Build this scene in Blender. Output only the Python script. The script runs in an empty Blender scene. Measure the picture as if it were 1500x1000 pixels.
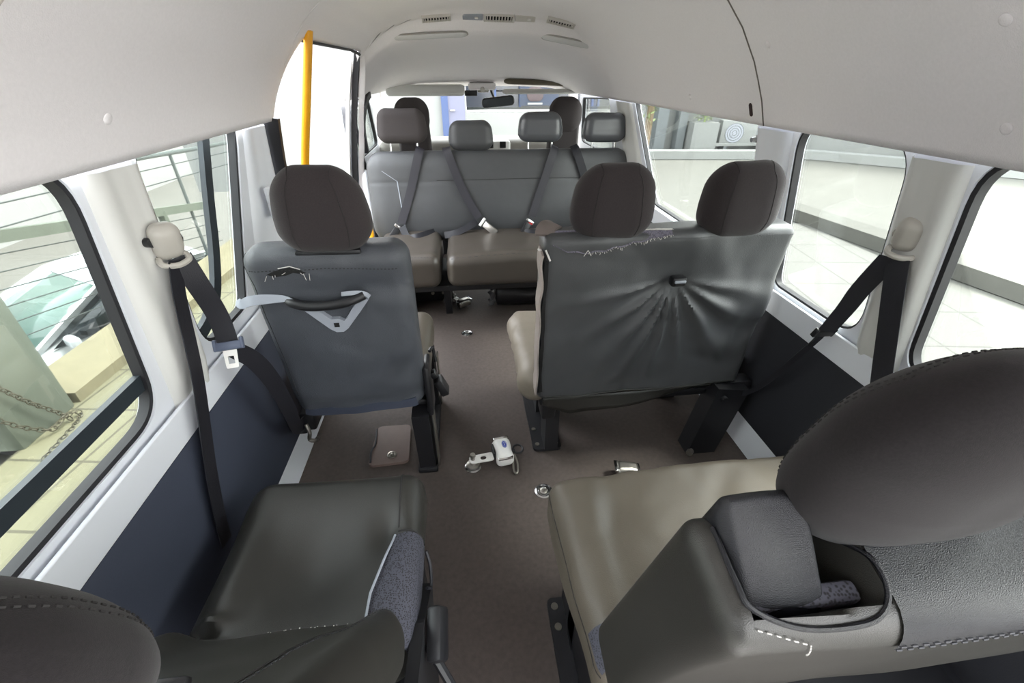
import bpy, bmesh, math, random
from mathutils import Vector, Matrix, noise
random.seed(7)
V = Vector
SC = bpy.context.scene
COL = SC.collection
PI = math.pi
R = math.radians

# ------------------------------------------------------------------ materials
def lin(c):
    c = c / 255.0
    return c / 12.92 if c <= 0.04045 else ((c + 0.055) / 1.055) ** 2.4
def rgb(t): return (lin(t[0]), lin(t[1]), lin(t[2]), 1.0)

def mat(name, col, rough=0.5, metal=0.0, spec=0.5, var=0.0, vscale=8.0, bump=0.0, bscale=200.0, btype='NOISE', coat=0.0, sheen=0.0, stretch=None):
    m = bpy.data.materials.new(name); m.use_nodes = True
    nt = m.node_tree; N = nt.nodes; L = nt.links
    b = N['Principled BSDF']
    b.inputs['Base Color'].default_value = rgb(col)
    b.inputs['Roughness'].default_value = rough
    b.inputs['Metallic'].default_value = metal
    b.inputs['Specular IOR Level'].default_value = spec
    if coat: b.inputs['Coat Weight'].default_value = coat; b.inputs['Coat Roughness'].default_value = 0.25
    if sheen: b.inputs['Sheen Weight'].default_value = sheen; b.inputs['Sheen Roughness'].default_value = 0.5
    tc = N.new('ShaderNodeTexCoord')
    src = tc.outputs['Object']
    if stretch:
        mp = N.new('ShaderNodeMapping'); mp.inputs['Scale'].default_value = stretch
        L.new(src, mp.inputs['Vector']); src = mp.outputs['Vector']
    if var:
        n = N.new('ShaderNodeTexNoise'); n.inputs['Scale'].default_value = vscale; n.inputs['Detail'].default_value = 6
        L.new(src, n.inputs['Vector'])
        mx = N.new('ShaderNodeMix'); mx.data_type = 'RGBA'
        a = [max(0, x * (1 - var)) for x in rgb(col)[:3]] + [1]
        c = [min(1, x * (1 + var)) for x in rgb(col)[:3]] + [1]
        mx.inputs['A'].default_value = a; mx.inputs['B'].default_value = c
        L.new(n.outputs['Fac'], mx.inputs['Factor']); L.new(mx.outputs['Result'], b.inputs['Base Color'])
    if bump:
        if btype == 'NOISE':
            t = N.new('ShaderNodeTexNoise'); t.inputs['Detail'].default_value = 3; o = t.outputs['Fac']
        else:
            t = N.new('ShaderNodeTexVoronoi'); o = t.outputs['Distance']
        t.inputs['Scale'].default_value = bscale
        L.new(src, t.inputs['Vector'])
        bp = N.new('ShaderNodeBump'); bp.inputs['Strength'].default_value = bump; bp.inputs['Distance'].default_value = 0.002
        L.new(o, bp.inputs['Height']); L.new(bp.outputs['Normal'], b.inputs['Normal'])
    return m

def mat_mesh(name, c1, c2, scale):
    """woven mesh cloth: rows of small dark holes"""
    m = mat(name, c1, 0.75)
    nt = m.node_tree; N = nt.nodes; L = nt.links; b = N['Principled BSDF']
    tc = N.new('ShaderNodeTexCoord'); v = N.new('ShaderNodeTexVoronoi'); v.inputs['Scale'].default_value = scale
    v.inputs['Randomness'].default_value = 0.7
    L.new(tc.outputs['Object'], v.inputs['Vector'])
    r = N.new('ShaderNodeValToRGB'); r.color_ramp.elements[0].position = 0.25; r.color_ramp.elements[1].position = 0.5
    r.color_ramp.elements[0].color = rgb(c2); r.color_ramp.elements[1].color = rgb(c1)
    L.new(v.outputs['Distance'], r.inputs['Fac']); L.new(r.outputs['Color'], b.inputs['Base Color'])
    return m

def mat_glass(name, tint, refl=0.5):
    m = bpy.data.materials.new(name); m.use_nodes = True
    nt = m.node_tree; N = nt.nodes; L = nt.links; N.clear()
    o = N.new('ShaderNodeOutputMaterial'); mx = N.new('ShaderNodeMixShader')
    t = N.new('ShaderNodeBsdfTransparent'); t.inputs['Color'].default_value = tint
    g = N.new('ShaderNodeBsdfGlossy'); g.inputs['Roughness'].default_value = 0.02
    f = N.new('ShaderNodeFresnel'); f.inputs['IOR'].default_value = 1.45
    mu = N.new('ShaderNodeMath'); mu.operation = 'MULTIPLY'; mu.inputs[1].default_value = refl
    L.new(f.outputs[0], mu.inputs[0]); L.new(mu.outputs[0], mx.inputs[0])
    L.new(t.outputs[0], mx.inputs[1]); L.new(g.outputs[0], mx.inputs[2]); L.new(mx.outputs[0], o.inputs[0])
    return m

def mat_tiles(name, c1, c2, sx, sy, mortar=0.02, rough=0.7):
    m = mat(name, c1, rough)
    nt = m.node_tree; N = nt.nodes; L = nt.links; b = N['Principled BSDF']
    tc = N.new('ShaderNodeTexCoord'); mp = N.new('ShaderNodeMapping'); mp.inputs['Scale'].default_value = (sx, sy, 1)
    mp.inputs['Rotation'].default_value = (0, 0, R(8))
    br = N.new('ShaderNodeTexBrick'); br.inputs['Scale'].default_value = 1; br.inputs['Mortar Size'].default_value = mortar
    br.offset = 0; br.inputs['Brick Width'].default_value = 1; br.inputs['Row Height'].default_value = 1
    br.inputs['Color1'].default_value = rgb(c1); br.inputs['Color2'].default_value = rgb(tuple(x * .97 for x in c1)); br.inputs['Mortar'].default_value = rgb(c2)
    L.new(tc.outputs['Object'], mp.inputs[0]); L.new(mp.outputs[0], br.inputs['Vector']); L.new(br.outputs['Color'], b.inputs['Base Color'])
    return m

M = {}
M['liner']   = mat('headliner felt', (235, 231, 232), 0.9, spec=0.1, var=0.05, vscale=160, bump=0.25, bscale=420)
M['wall']    = mat('painted van wall', (224, 227, 233), 0.38, var=0.02, vscale=6)
M['pillar']  = mat('pillar plastic', (207, 207, 203), 0.45, var=0.03, vscale=6)
M['grime']   = mat('worn beige plastic', (190, 188, 182), 0.5)
M['panel']   = mat('dark side panel', (58, 63, 77), 0.7, spec=0.3, var=0.1, vscale=300, bump=0.2, bscale=500)
M['panelr']  = mat('black side panel', (40, 41, 46), 0.7, spec=0.3, var=0.1, vscale=300, bump=0.2, bscale=500)
M['floor']   = mat('floor rubber', (76, 68, 64), 0.72, spec=0.3, var=0.3, vscale=70, bump=0.25, bscale=320)
M['vinyl']   = mat('grey vinyl', (70, 71, 73), 0.33, var=0.07, vscale=25, bump=0.3, bscale=650, btype='VORONOI')
M['vinylB']  = mat('grey blue vinyl', (69, 72, 78), 0.36, var=0.08, vscale=14, bump=0.35, bscale=600, btype='VORONOI')
M['vgloss']  = mat('glossy grey vinyl', (78, 80, 84), 0.27, spec=0.6, bump=0.15, bscale=700)
M['benchc']  = mat('brown grey vinyl', (74, 68, 62), 0.36, var=0.1, vscale=18, bump=0.15, bscale=700)
M['taupe']   = mat('taupe vinyl', (86, 79, 69), 0.47, var=0.09, vscale=18, bump=0.25, bscale=500)
M['oliv']    = mat('olive grey vinyl', (46, 45, 42), 0.38, var=0.07, vscale=18, bump=0.18, bscale=900, btype='VORONOI')
M['beige']   = mat('pale cover edge', (150, 140, 134), 0.7, var=0.12, vscale=40)
M['cush']    = mat('beige cushion cover', (128, 119, 107), 0.5, var=0.12, vscale=30)
M['cloth']   = mat('headrest cloth', (34, 31, 32), 0.95, spec=0.15, var=0.35, vscale=420, bump=0.22, bscale=1500, sheen=0.1)  # rear row copy of the cloth, shade put into its darker colour
M['leather'] = mat('black leather', (22, 23, 29), 0.27, bump=0.4, bscale=1300, btype='VORONOI')
M['plast']   = mat('black plastic', (24, 24, 27), 0.45, var=0.1, vscale=50)
M['blackm']  = mat('black painted metal', (20, 20, 24), 0.5, var=0.15, vscale=30)
M['seal']    = mat('black rubber seal', (20, 19, 24), 0.6)
M['frameg']  = mat('dark window frame', (38, 46, 52), 0.45, var=0.1, vscale=60)
M['belt']    = mat('belt webbing', (30, 30, 36), 0.5, spec=0.4, bump=0.3, bscale=900, stretch=(1, 1, 0.15))
M['beltw']   = mat('worn belt webbing', (47, 46, 52), 0.42, bump=0.3, bscale=900)
M['chrome']  = mat('chrome', (215, 215, 215), 0.18, 1.0)
M['steel']   = mat('dull steel', (176, 172, 166), 0.35, 1.0, var=0.1, vscale=90)
M['bluegrip']= mat('blue grey plastic', (84, 92, 112), 0.4)
M['greyp']   = mat('grey plastic', (150, 155, 164), 0.4)
M['coverp']  = mat('belt cover plastic', (172, 168, 160), 0.4)
M['thread']  = mat('pale thread', (205, 202, 198), 0.8)
M['stitch']  = mat('dark stitch', (38, 36, 36), 0.8)
M['stitchg'] = mat('grey stitch', (70, 70, 74), 0.8)
M['mesh']    = mat_mesh('woven mesh cloth', (66, 66, 76), (18, 18, 22), 260)
M['yellow']  = mat('yellow paint', (236, 166, 20), 0.35)
M['white']   = mat('white plastic', (226, 224, 220), 0.4)
M['vent']    = mat('vent plastic', (200, 196, 190), 0.45)
M['dark']    = mat('dark recess', (16, 15, 15), 0.8)
M['lampr']   = mat('lamp rim', (150, 146, 142), 0.5)
M['lens']    = mat('lamp lens', (205, 205, 204), 0.25)
M['red']     = mat('red plastic', (190, 40, 44), 0.4)
M['blue']    = mat('blue enamel', (40, 62, 150), 0.35)
M['bolt']    = mat('zinc bolt', (150, 146, 138), 0.35, 0.9)
M['bag']     = mat('black plastic wrap', (26, 25, 27), 0.35, var=0.2, vscale=30, bump=0.6, bscale=45)
M['tray']    = mat('brown cover plate', (104, 88, 82), 0.6, var=0.12, vscale=40)
M['mirror']  = mat('mirror', (220, 224, 226), 0.04, 1.0)
M['glass']   = mat_glass('window glass', (0.95, 0.975, 0.955, 1), 0.5)
M['glassg']  = mat_glass('green window glass', (0.80, 0.88, 0.80, 1), 0.6)
# outdoors
M['paving']  = mat_tiles('pale paving', (88, 87, 83), (64, 62, 58), 1.6, 1.6, 0.015)
M['pavingl']  = mat_tiles('beige paving', (96, 94, 74), (66, 64, 50), 2.2, 2.2, 0.02)
M['tarmac']  = mat('sunlit concrete yard', (86, 85, 80), 0.8, var=0.12, vscale=1.3)
M['concr']   = mat('weathered concrete', (76, 75, 70), 0.85, var=0.18, vscale=5)
M['kerbm']   = mat('stained kerb', (100, 95, 74), 0.85, var=0.22, vscale=6)
M['postc']   = mat('grey green post', (84, 90, 80), 0.85, var=0.1, vscale=6)
M['plaster'] = mat('white plaster', (130, 131, 129), 0.8, var=0.03, vscale=2)
M['rearblock']= mat('dark rear light blocker', (70, 72, 74), 0.85, var=0.05, vscale=3)  # dark colour for the added light blocker behind the van
M['rearbounce']= mat('added bounce ground', (175, 173, 170), 0.85, var=0.05, vscale=3)  # pale colour for the added bounce ground behind the van
M['plasterg']= mat('grey plaster', (108, 112, 114), 0.8, var=0.04, vscale=3)
M['railm']   = mat('grey railing metal', (84, 90, 88), 0.5, 0.2)
M['wire']    = mat('steel wire', (60, 66, 64), 0.5, 0.3)
M['chain']   = mat('rusty chain', (72, 68, 56), 0.6, 0.4, var=0.2, vscale=30)
M['carw']    = mat('white car paint', (176, 182, 184), 0.2, coat=0.5)
M['cargl']   = mat('car windscreen', (74, 94, 88), 0.1, spec=0.6)
M['carside'] = mat('car side glass', (26, 32, 33), 0.12, spec=0.6)
M['leaf']    = mat('leaves', (126, 140, 92), 0.6, var=0.3, vscale=20)
M['doorp']   = mat('lilac door', (100, 101, 120), 0.6)
M['doorb']   = mat('blue door frame', (54, 70, 108), 0.6)
M['show']    = mat('showroom glass', (36, 40, 50), 0.15, spec=0.6)
M['showb']   = mat('showroom blue board', (26, 38, 58), 0.5, var=0.5, vscale=5)
M['skin']    = mat('poster tone', (62, 50, 52), 0.6, var=0.3, vscale=9)
M['dashm']   = mat('dash plastic', (116, 112, 106), 0.6)
M['cloth_lit']  = mat('headrest cloth lit copy', (54, 49, 50), 0.95, spec=0.15, var=0.35, vscale=420, bump=0.22, bscale=1500, sheen=0.15)  # same headrest cloth, middle row's stronger light put into a lighter colour
M['seatd']   = mat('dark cab seat cloth', (58, 53, 53), 0.9, var=0.15, vscale=200)

# ------------------------------------------------------------------ object helpers
def thing(name, label, cat, loc, group=None):
    o = bpy.data.objects.new(name, None); COL.objects.link(o)
    o.location = loc; o.empty_display_size = 0.05
    o['label'] = label; o['category'] = cat
    if group: o['group'] = group
    return o

def origin_of(p):
    q = V((0, 0, 0))
    while p is not None:
        q += V(p.location); p = p.parent
    return q

def build(name, bm, m, parent=None, smooth=True, label=None, flip=True):
    """bm holds WORLD coordinates; they become local to the parent chain (pure translations)."""
    if flip: bmesh.ops.recalc_face_normals(bm, faces=bm.faces[:])
    if parent is not None:
        off = origin_of(parent); loc = V((0, 0, 0))
    else:
        xs = [v.co for v in bm.verts]
        lo = [min(c[i] for c in xs) for i in range(3)]; hi = [max(c[i] for c in xs) for i in range(3)]
        off = V(((lo[0] + hi[0]) / 2, (lo[1] + hi[1]) / 2, lo[2])); loc = off
    bmesh.ops.translate(bm, verts=bm.verts[:], vec=-off)
    me = bpy.data.meshes.new(name); bm.to_mesh(me); bm.free()
    me.materials.append(m)
    if smooth:
        for p in me.polygons: p.use_smooth = True
        try: me.set_sharp_from_angle(angle=R(40))
        except Exception: pass
    o = bpy.data.objects.new(name, me); COL.objects.link(o)
    o.location = loc
    if parent is not None: o.parent = parent
    if label: o['label'] = label
    return o

def tag(o, label, cat, group=None):
    o['label'] = label; o['category'] = cat
    if group: o['group'] = group
    return o
def struct(name, bm, m, parent=None, smooth=True):
    o = build(name, bm, m, parent, smooth)
    if parent is None: o['kind'] = 'structure'
    return o
def sroot(name, loc):
    o = bpy.data.objects.new(name, None); COL.objects.link(o); o.location = loc; o['kind'] = 'structure'; o.empty_display_size = .05
    return o
def new(): return bmesh.new()

def frame(o, tilt=0.0, yaw=0.0, roll=0.0):
    return Matrix.Translation(V(o)) @ Matrix.Rotation(R(yaw), 4, 'Z') @ Matrix.Rotation(R(tilt), 4, 'X') @ Matrix.Rotation(R(roll), 4, 'Y')

def box(bm, c, s, mtx=None, bev=0.0, seg=2):
    g = bmesh.ops.create_cube(bm, size=1.0)
    vs = g['verts']
    for v in vs: v.co = V((v.co.x * s[0] + c[0], v.co.y * s[1] + c[1], v.co.z * s[2] + c[2]))
    if bev:
        es = list({e for v in vs for e in v.link_edges})
        r = bmesh.ops.bevel(bm, geom=es, offset=bev, segments=seg, profile=0.5, affect='EDGES')
        vs = list({v for f in r['faces'] for v in f.verts} | {v for v in vs if v.is_valid})
    if mtx is not None:
        for v in vs: v.co = mtx @ v.co
    return vs

def prism(bm, pts, axis, a, b, mtx=None):
    """outline pts (2-D) extruded along axis 0/1/2 from a to b"""
    def p3(p, t):
        q = [0, 0, 0]; k = [i for i in range(3) if i != axis]
        q[k[0]] = p[0]; q[k[1]] = p[1]; q[axis] = t
        q = V(q); return mtx @ q if mtx is not None else q
    A = [bm.verts.new(p3(p, a)) for p in pts]; B = [bm.verts.new(p3(p, b)) for p in pts]
    n = len(pts)
    bm.faces.new(A); bm.faces.new(B[::-1])
    for i in range(n): bm.faces.new((A[i], B[i], B[(i + 1) % n], A[(i + 1) % n]))

def tube(bm, pts, r, n=10, closed=False, caps=True):
    pts = [V(p) for p in pts]; m = len(pts)
    rr = r if isinstance(r, (list, tuple)) else [r] * m
    rings = []; up = None
    for i, p in enumerate(pts):
        if closed: t = pts[(i + 1) % m] - pts[i - 1]
        else: t = pts[min(i + 1, m - 1)] - pts[max(i - 1, 0)]
        t = t.normalized() if t.length > 1e-9 else V((0, 0, 1))
        if up is None:
            up = V((0, 0, 1)) if abs(t.z) < 0.9 else V((1, 0, 0))
        s = t.cross(up)
        if s.length < 1e-6: s = t.cross(V((1, 0.2, 0.1)))
        s.normalize(); u = s.cross(t).normalized(); up = u
        rings.append([bm.verts.new(p + (s * math.cos(2 * PI * k / n) + u * math.sin(2 * PI * k / n)) * rr[i]) for k in range(n)])
    for i in range(m if closed else m - 1):
        a = rings[i]; b = rings[(i + 1) % m]
        for k in range(n): bm.faces.new((a[k], a[(k + 1) % n], b[(k + 1) % n], b[k]))
    if caps and not closed:
        bm.faces.new(rings[0][::-1]); bm.faces.new(rings[-1])

def cyl(bm, a, b, r, n=20, r2=None): tube(bm, [a, b], [r, r2 if r2 is not None else r], n)

def sweep(bm, pts, normals, w, th, closed=False):
    """flat band: w across the path, th along the normal"""
    pts = [V(p) for p in pts]; m = len(pts)
    if not isinstance(normals, list): normals = [normals] * m
    ww = w if isinstance(w, list) else [w] * m
    rings = []
    for i, p in enumerate(pts):
        if closed: t = pts[(i + 1) % m] - pts[i - 1]
        else: t = pts[min(i + 1, m - 1)] - pts[max(i - 1, 0)]
        t.normalize(); nn = V(normals[i]); b = t.cross(nn).normalized(); nn = b.cross(t).normalized()
        h = ww[i] / 2; e = th / 2
        rings.append([bm.verts.new(p + b * x + nn * y) for x, y in ((-h, -e), (h, -e), (h, e), (-h, e))])
    for i in range(m if closed else m - 1):
        a = rings[i]; c = rings[(i + 1) % m]
        for k in range(4): bm.faces.new((a[k], a[(k + 1) % 4], c[(k + 1) % 4], c[k]))
    if not closed:
        bm.faces.new(rings[0][::-1]); bm.faces.new(rings[-1])

def smooth_path(pts, n=8):
    """Catmull-Rom through pts"""
    P = [V(p) for p in pts]; out = []
    for i in range(len(P) - 1):
        p0 = P[max(i - 1, 0)]; p1 = P[i]; p2 = P[i + 1]; p3 = P[min(i + 2, len(P) - 1)]
        for k in range(n):
            t = k / n
            out.append(0.5 * ((2 * p1) + (p2 - p0) * t + (2 * p0 - 5 * p1 + 4 * p2 - p3) * t * t + (3 * p1 - p0 - 3 * p2 + p3) * t ** 3))
    out.append(P[-1]); return out

class Cushion:
    """rounded upholstered block: local box centred at 0 with corner radii r, shaped by f(p, raw) -> local, placed by mtx"""
    def __init__(s, size, r, mtx, f=None, n=(16, 6, 16), k=5):
        s.h = [size[0] / 2, size[1] / 2, size[2] / 2]
        s.r = [min(a, b * 0.999) for a, b in zip(r if isinstance(r, (list, tuple)) else (r, r, r), s.h)]
        s.m = mtx; s.f = f; s.n = n; s.k = k
    def map(s, x, y, z, off=0.0):
        p = (x, y, z); c = []; d = []
        for i in range(3):
            lim = s.h[i] - s.r[i]; q = max(-lim, min(lim, p[i])); c.append(q); d.append((p[i] - q) / s.r[i])
        l = math.sqrt(sum(t * t for t in d)) or 1.0
        q = V([c[i] + d[i] / l * (s.r[i] + off) for i in range(3)])
        if s.f: q = s.f(q, V(p))
        return s.m @ q
    def pos(s, i):
        h, r, n, k = s.h[i], s.r[i], s.n[i], s.k
        a = [-h + r * (1 - math.tan(PI / 4 * (1 - j / k))) for j in range(k)]
        mid = [-(h - r) + 2 * (h - r) * j / n for j in range(n + 1)] if h - r > 1e-4 else [0.0]
        return a + mid + [-q for q in reversed(a)]
    def add(s, bm):
        X, Y, Z = s.pos(0), s.pos(1), s.pos(2); D = {}
        def vert(x, y, z):
            kx = (round(x, 6), round(y, 6), round(z, 6))
            if kx not in D: D[kx] = bm.verts.new(s.map(x, y, z))
            return D[kx]
        def grid(A, B, fn):
            for i in range(len(A) - 1):
                for j in range(len(B) - 1):
                    q = [fn(A[i], B[j]), fn(A[i + 1], B[j]), fn(A[i + 1], B[j + 1]), fn(A[i], B[j + 1])]
                    if len(set(q)) == 4:
                        try: bm.faces.new(q)
                        except ValueError: pass
        hx, hy, hz = s.h
        for sg in (-1, 1):
            grid(X, Y, lambda a, b: vert(a, b, sg * hz))
            grid(X, Z, lambda a, b: vert(a, sg * hy, b))
            grid(Y, Z, lambda a, b: vert(sg * hx, a, b))
        return s
    def line(s, pts, n=24, off=0.0008):
        """points on the surface along straight lines between raw box points"""
        out = []
        for i in range(len(pts) - 1):
            a, b = V(pts[i]), V(pts[i + 1])
            for k in range(n): q = a.lerp(b, k / n); out.append(s.map(q.x, q.y, q.z, off))
        q = V(pts[-1]); out.append(s.map(q.x, q.y, q.z, off)); return out

def dashes(bm, pts, r, step=2, n=5):
    for i in range(0, len(pts) - 1, step): tube(bm, [pts[i], pts[i + 1]], r, n)

def nz(p, s, seed=0.0): return noise.noise(V((p[0] * s + seed, p[1] * s + seed * 1.7, p[2] * s - seed)))
def gauss(x, w): return math.exp(-(x / w) ** 2)

def rpoly(pts, r, n=8):
    """2-D polygon with rounded corners"""
    out = []; m = len(pts)
    rr = r if isinstance(r, list) else [r] * m
    for i in range(m):
        p = V((pts[i][0], pts[i][1])); a = V((pts[i - 1][0], pts[i - 1][1])); b = V((pts[(i + 1) % m][0], pts[(i + 1) % m][1]))
        u = (a - p); v = (b - p); lu, lv = u.length, v.length; u.normalize(); v.normalize()
        ang = u.angle(v); d = min(rr[i] / math.tan(ang / 2), lu * 0.48, lv * 0.48)
        if d < 1e-5: out.append((p.x, p.y)); continue
        p1 = p + u * d; p2 = p + v * d
        for k in range(n + 1):
            t = k / n; q = p1 * (1 - t) ** 2 + p * 2 * t * (1 - t) + p2 * t * t
            out.append((q.x, q.y))
    return out
def densify(pts, step=0.02):
    out = []; m = len(pts)
    for i in range(m):
        a = V(pts[i]); b = V(pts[(i + 1) % m]); k = max(1, int((b - a).length / step))
        for j in range(k): out.append(tuple(a.lerp(b, j / k)))
    return out

def holed_sheet(bm, outer, holes, to3, thick):
    """flat outline with holes, filled, mapped by to3((u,v)) and given thickness"""
    es = []
    for loop in [outer] + holes:
        vs = [bm.verts.new((p[0], p[1], 0)) for p in loop]
        for i in range(len(vs)): es.append(bm.edges.new((vs[i], vs[(i + 1) % len(vs)])))
    bmesh.ops.triangle_fill(bm, use_beauty=True, use_dissolve=False, edges=es, normal=V((0, 0, 1)))
    for v in bm.verts: v.co = to3((v.co.x, v.co.y))
    fs = bm.faces[:]
    g = bmesh.ops.extrude_face_region(bm, geom=fs)
    nv = [e for e in g['geom'] if isinstance(e, bmesh.types.BMVert)]
    for v in nv: v.co += V(thick)

# ------------------------------------------------------------------ camera
CAMZ = 1.33
cam = bpy.data.cameras.new('camera'); cam.lens = 640 / 1500 * 36; cam.sensor_width = 36; cam.clip_start = 0.02; cam.clip_end = 200
co = bpy.data.objects.new('camera', cam); COL.objects.link(co)
rot = Matrix(((0.99411676, 0.05699161, -0.09210765), (-0.10831373, 0.52307604, -0.84537542), (0, 0.85037839, 0.52617163)))
co.matrix_world = Matrix.Translation((0, 0, CAMZ)) @ rot.to_4x4()
SC.camera = co

# ------------------------------------------------------------------ van shell
def XL(z): return -0.722 + 0.012 * (z - 0.68) / 0.5
def XR(z): return 1.115 - 0.085 * (z - 0.68) / 0.5
YB, YF = -0.32, 4.30        # open tailgate, windscreen base
FLX0, FLX1 = -0.69, 1.085
bm = new(); box(bm, ((FLX0 + FLX1) / 2, (YB + YF) / 2, -0.03), (FLX1 - FLX0 + 0.06, YF - YB, 0.06)); struct('floor', bm, M['floor'], smooth=False)

TRIML, TRIMR, TRIMZ = -0.652, 0.972, 1.18
CX = (TRIML + TRIMR) / 2
def ztop(y):
    P = [(-1, 1.625), (2.78, 1.625), (2.90, 1.612), (2.965, 1.585), (3.0, 1.545), (3.03, 1.512), (3.12, 1.492), (3.4, 1.455), (3.75, 1.365), (4.0, 1.275), (4.2, 1.225), (4.4, 1.215)]
    for (a, b), (c, d) in zip(P, P[1:]):
        if y <= c: return b + (d - b) * (y - a) / (c - a)
    return 1.215
PROF = [(1.0, 0.0), (0.965, 0.16), (0.93, 0.28), (0.895, 0.392), (0.82, 0.577), (0.745, 0.715), (0.66, 0.82), (0.55, 0.90), (0.42, 0.955), (0.25, 0.985), (0.0, 1.0)]
def prof(t):
    """t 0..1 from the left trim edge over the roof to the right one -> (signed half width, height share)"""
    s = t * 2; sg = -1 if s <= 1 else 1; u = s if s <= 1 else 2 - s
    x = u * (len(PROF) - 1); i = min(int(x), len(PROF) - 2); f = x - i
    a, b = PROF[i], PROF[i + 1]
    return sg * (a[0] + (b[0] - a[0]) * f), a[1] + (b[1] - a[1]) * f
def roof(t, y, off=0.0):
    w, h = prof(t); zt = ztop(y)
    half = (TRIMR - TRIML) / 2
    nar = 1.0 if y < 2.7 else 1 - 0.02 * (y - 2.7)
    return V((CX + w * (half * nar + off), y, TRIMZ + (zt + off - TRIMZ) * h))
DY0, DY1, DZT = 1.80, 2.95, 1.435          # sliding-door opening
def tstart(y):
    """the liner is cut away above the door opening"""
    if y < DY0 - 0.001 or y > DY1 + 0.001: return 0.0
    e = min((y - DY0) / 0.10, (DY1 - y) / 0.03, 1.0); e = max(e, 0)
    k = math.sqrt(max(0, 1 - (1 - e) ** 2))
    return 0.192 * k
ys = [YB + i * 0.05 for i in range(int((DY0 - YB) / 0.05) + 1)]
ys = [y for y in ys if y < DY0 - 0.01] + [DY0 + 0.1 * (j / 10) ** 1.6 for j in range(11)] + [1.95, 2.05, 2.2, 2.35, 2.5, 2.65, 2.78, 2.84, 2.9] + [DY1 - 0.03 * (1 - j / 5) for j in range(6)] + [2.965, 2.98, 3.0, 3.015, 3.03, 3.07, 3.12, 3.25, 3.4, 3.55, 3.75, 3.9, 4.0, 4.1, 4.2]
bm = new(); NT = 80; rows = []
for y in ys:
    a = tstart(y); rows.append([bm.verts.new(roof(a + (1 - a) * (i / NT), y)) for i in range(NT + 1)])
for r0, r1 in zip(rows, rows[1:]):
    for i in range(NT): bm.faces.new((r0[i], r0[i + 1], r1[i + 1], r1[i]))
ob = struct('ceiling', bm, M['liner'])
sm = ob.modifiers.new('thick', 'SOLIDIFY'); sm.thickness = 0.018; sm.offset = 1
# joint line between the liner panels
bm = new(); tube(bm, [roof(0.5 + 0.5 * i / 40, 1.46, -0.0008) for i in range(41)], 0.0022, 6); struct('trim_1', bm, mat('liner joint', (120, 114, 108), 0.9))
bm = new(); tube(bm, [roof(0.5 * i / 40, 0.62 + 0.75 * (i / 40) ** 2, -0.0004) for i in range(8, 41)], 0.0016, 6); struct('trim_2', bm, mat('liner joint soft', (176, 170, 163), 0.9))

def left3(p): return V((XL(p[1]) + 0.03, p[0], p[1]))
def right3(p): return V((XR(p[1]) - 0.03, p[0], p[1]))
H = {}
H['A'] = rpoly([(-0.22, 0.685), (0.83, 0.685), (0.885, 1.205), (-0.22, 1.205)], [0.05, 0.10, 0.10, 0.05])
H['B'] = rpoly([(1.04, 0.70), (1.31, 0.70), (1.60, 1.225), (1.06, 1.225)], [0.09, 0.07, 0.06, 0.09])
H['LF'] = rpoly([(3.28, 0.80), (4.14, 0.80), (3.95, 1.15), (3.30, 1.18)], 0.05)
H['R1'] = rpoly([(1.53, 0.675), (2.46, 0.675), (2.76, 1.215), (1.53, 1.215)], [0.08, 0.09, 0.05, 0.08])
H['R2'] = rpoly([(0.945, 0.68), (1.335, 0.68), (1.335, 1.205), (0.945, 1.205)], [0.10, 0.04, 0.09, 0.10])
H['R3'] = rpoly([(-0.22, 0.68), (0.80, 0.68), (0.80, 1.205), (-0.22, 1.205)], [0.05, 0.08, 0.11, 0.05])
H['RF'] = rpoly([(3.20, 0.80), (4.14, 0.80), (3.95, 1.15), (3.22, 1.18)], 0.05)
ZW0, ZW1 = 0.60, 1.24
bm = new(); holed_sheet(bm, [(YB, ZW0), (DY0 - 0.03, ZW0), (DY0 - 0.03, ZW1), (YB, ZW1)], [H['A'], H['B']], left3, (-0.035, 0, 0)); wl = struct('wall_left', bm, M['wall'])
bm = new(); holed_sheet(bm, [(2.98, ZW0), (YF, ZW0), (4.0, ZW1), (2.98, ZW1)], [H['LF']], left3, (-0.035, 0, 0)); struct('wall_left_front', bm, M['wall'])
bm = new(); holed_sheet(bm, [(YB, ZW0), (YF, ZW0), (4.0, ZW1), (YB, ZW1)], [H['R1'], H['R2'], H['R3'], H['RF']], right3, (0.035, 0, 0)); struct('wall_right', bm, M['wall'])
# lower walls
bm = new(); box(bm, (-0.703, (YB + DY0 - 0.03) / 2, 0.30), (0.04, DY0 - 0.03 - YB, 0.60)); struct('wall_left_lower', bm, M['wall'], smooth=False)
bm = new(); box(bm, (-0.703, (2.98 + YF) / 2, 0.30), (0.04, YF - 2.98, 0.60)); struct('wall_left_cab', bm, M['wall'], smooth=False)
bm = new(); box(bm, (1.099, (YB + YF) / 2, 0.30), (0.04, YF - YB, 0.60)); struct('wall_right_lower', bm, M['wall'], smooth=False)
# dark lower panels
bm = new(); box(bm, (-0.6785, (YB + 1.72) / 2, 0.37), (0.013, 1.72 - YB, 0.443), bev=0.003); struct('trim_3', bm, M['panel'])
bm = new(); box(bm, (1.072, (YB + 2.6) / 2, 0.37), (0.013, 2.6 - YB, 0.443), bev=0.003); struct('trim_4', bm, M['panelr'])
bm = new(); box(bm, (1.074, (YB + 0.62) / 2, 0.078), (0.010, 0.62 - YB, 0.14), bev=0.002); struct('trim_18', bm, M['panelr'])
# sill ledges above the dark panels
for nm, x, y1, dx in (('trim_5', -0.678, 1.74, 1), ('trim_6', 1.072, 2.9, -1)):
    bm = new(); Cushion((0.010, y1 - YB, 0.082), 0.004, frame((x, (YB + y1) / 2, 0.632)), n=(1, 4, 2)).add(bm); struct(nm, bm, M['wall'])

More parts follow.
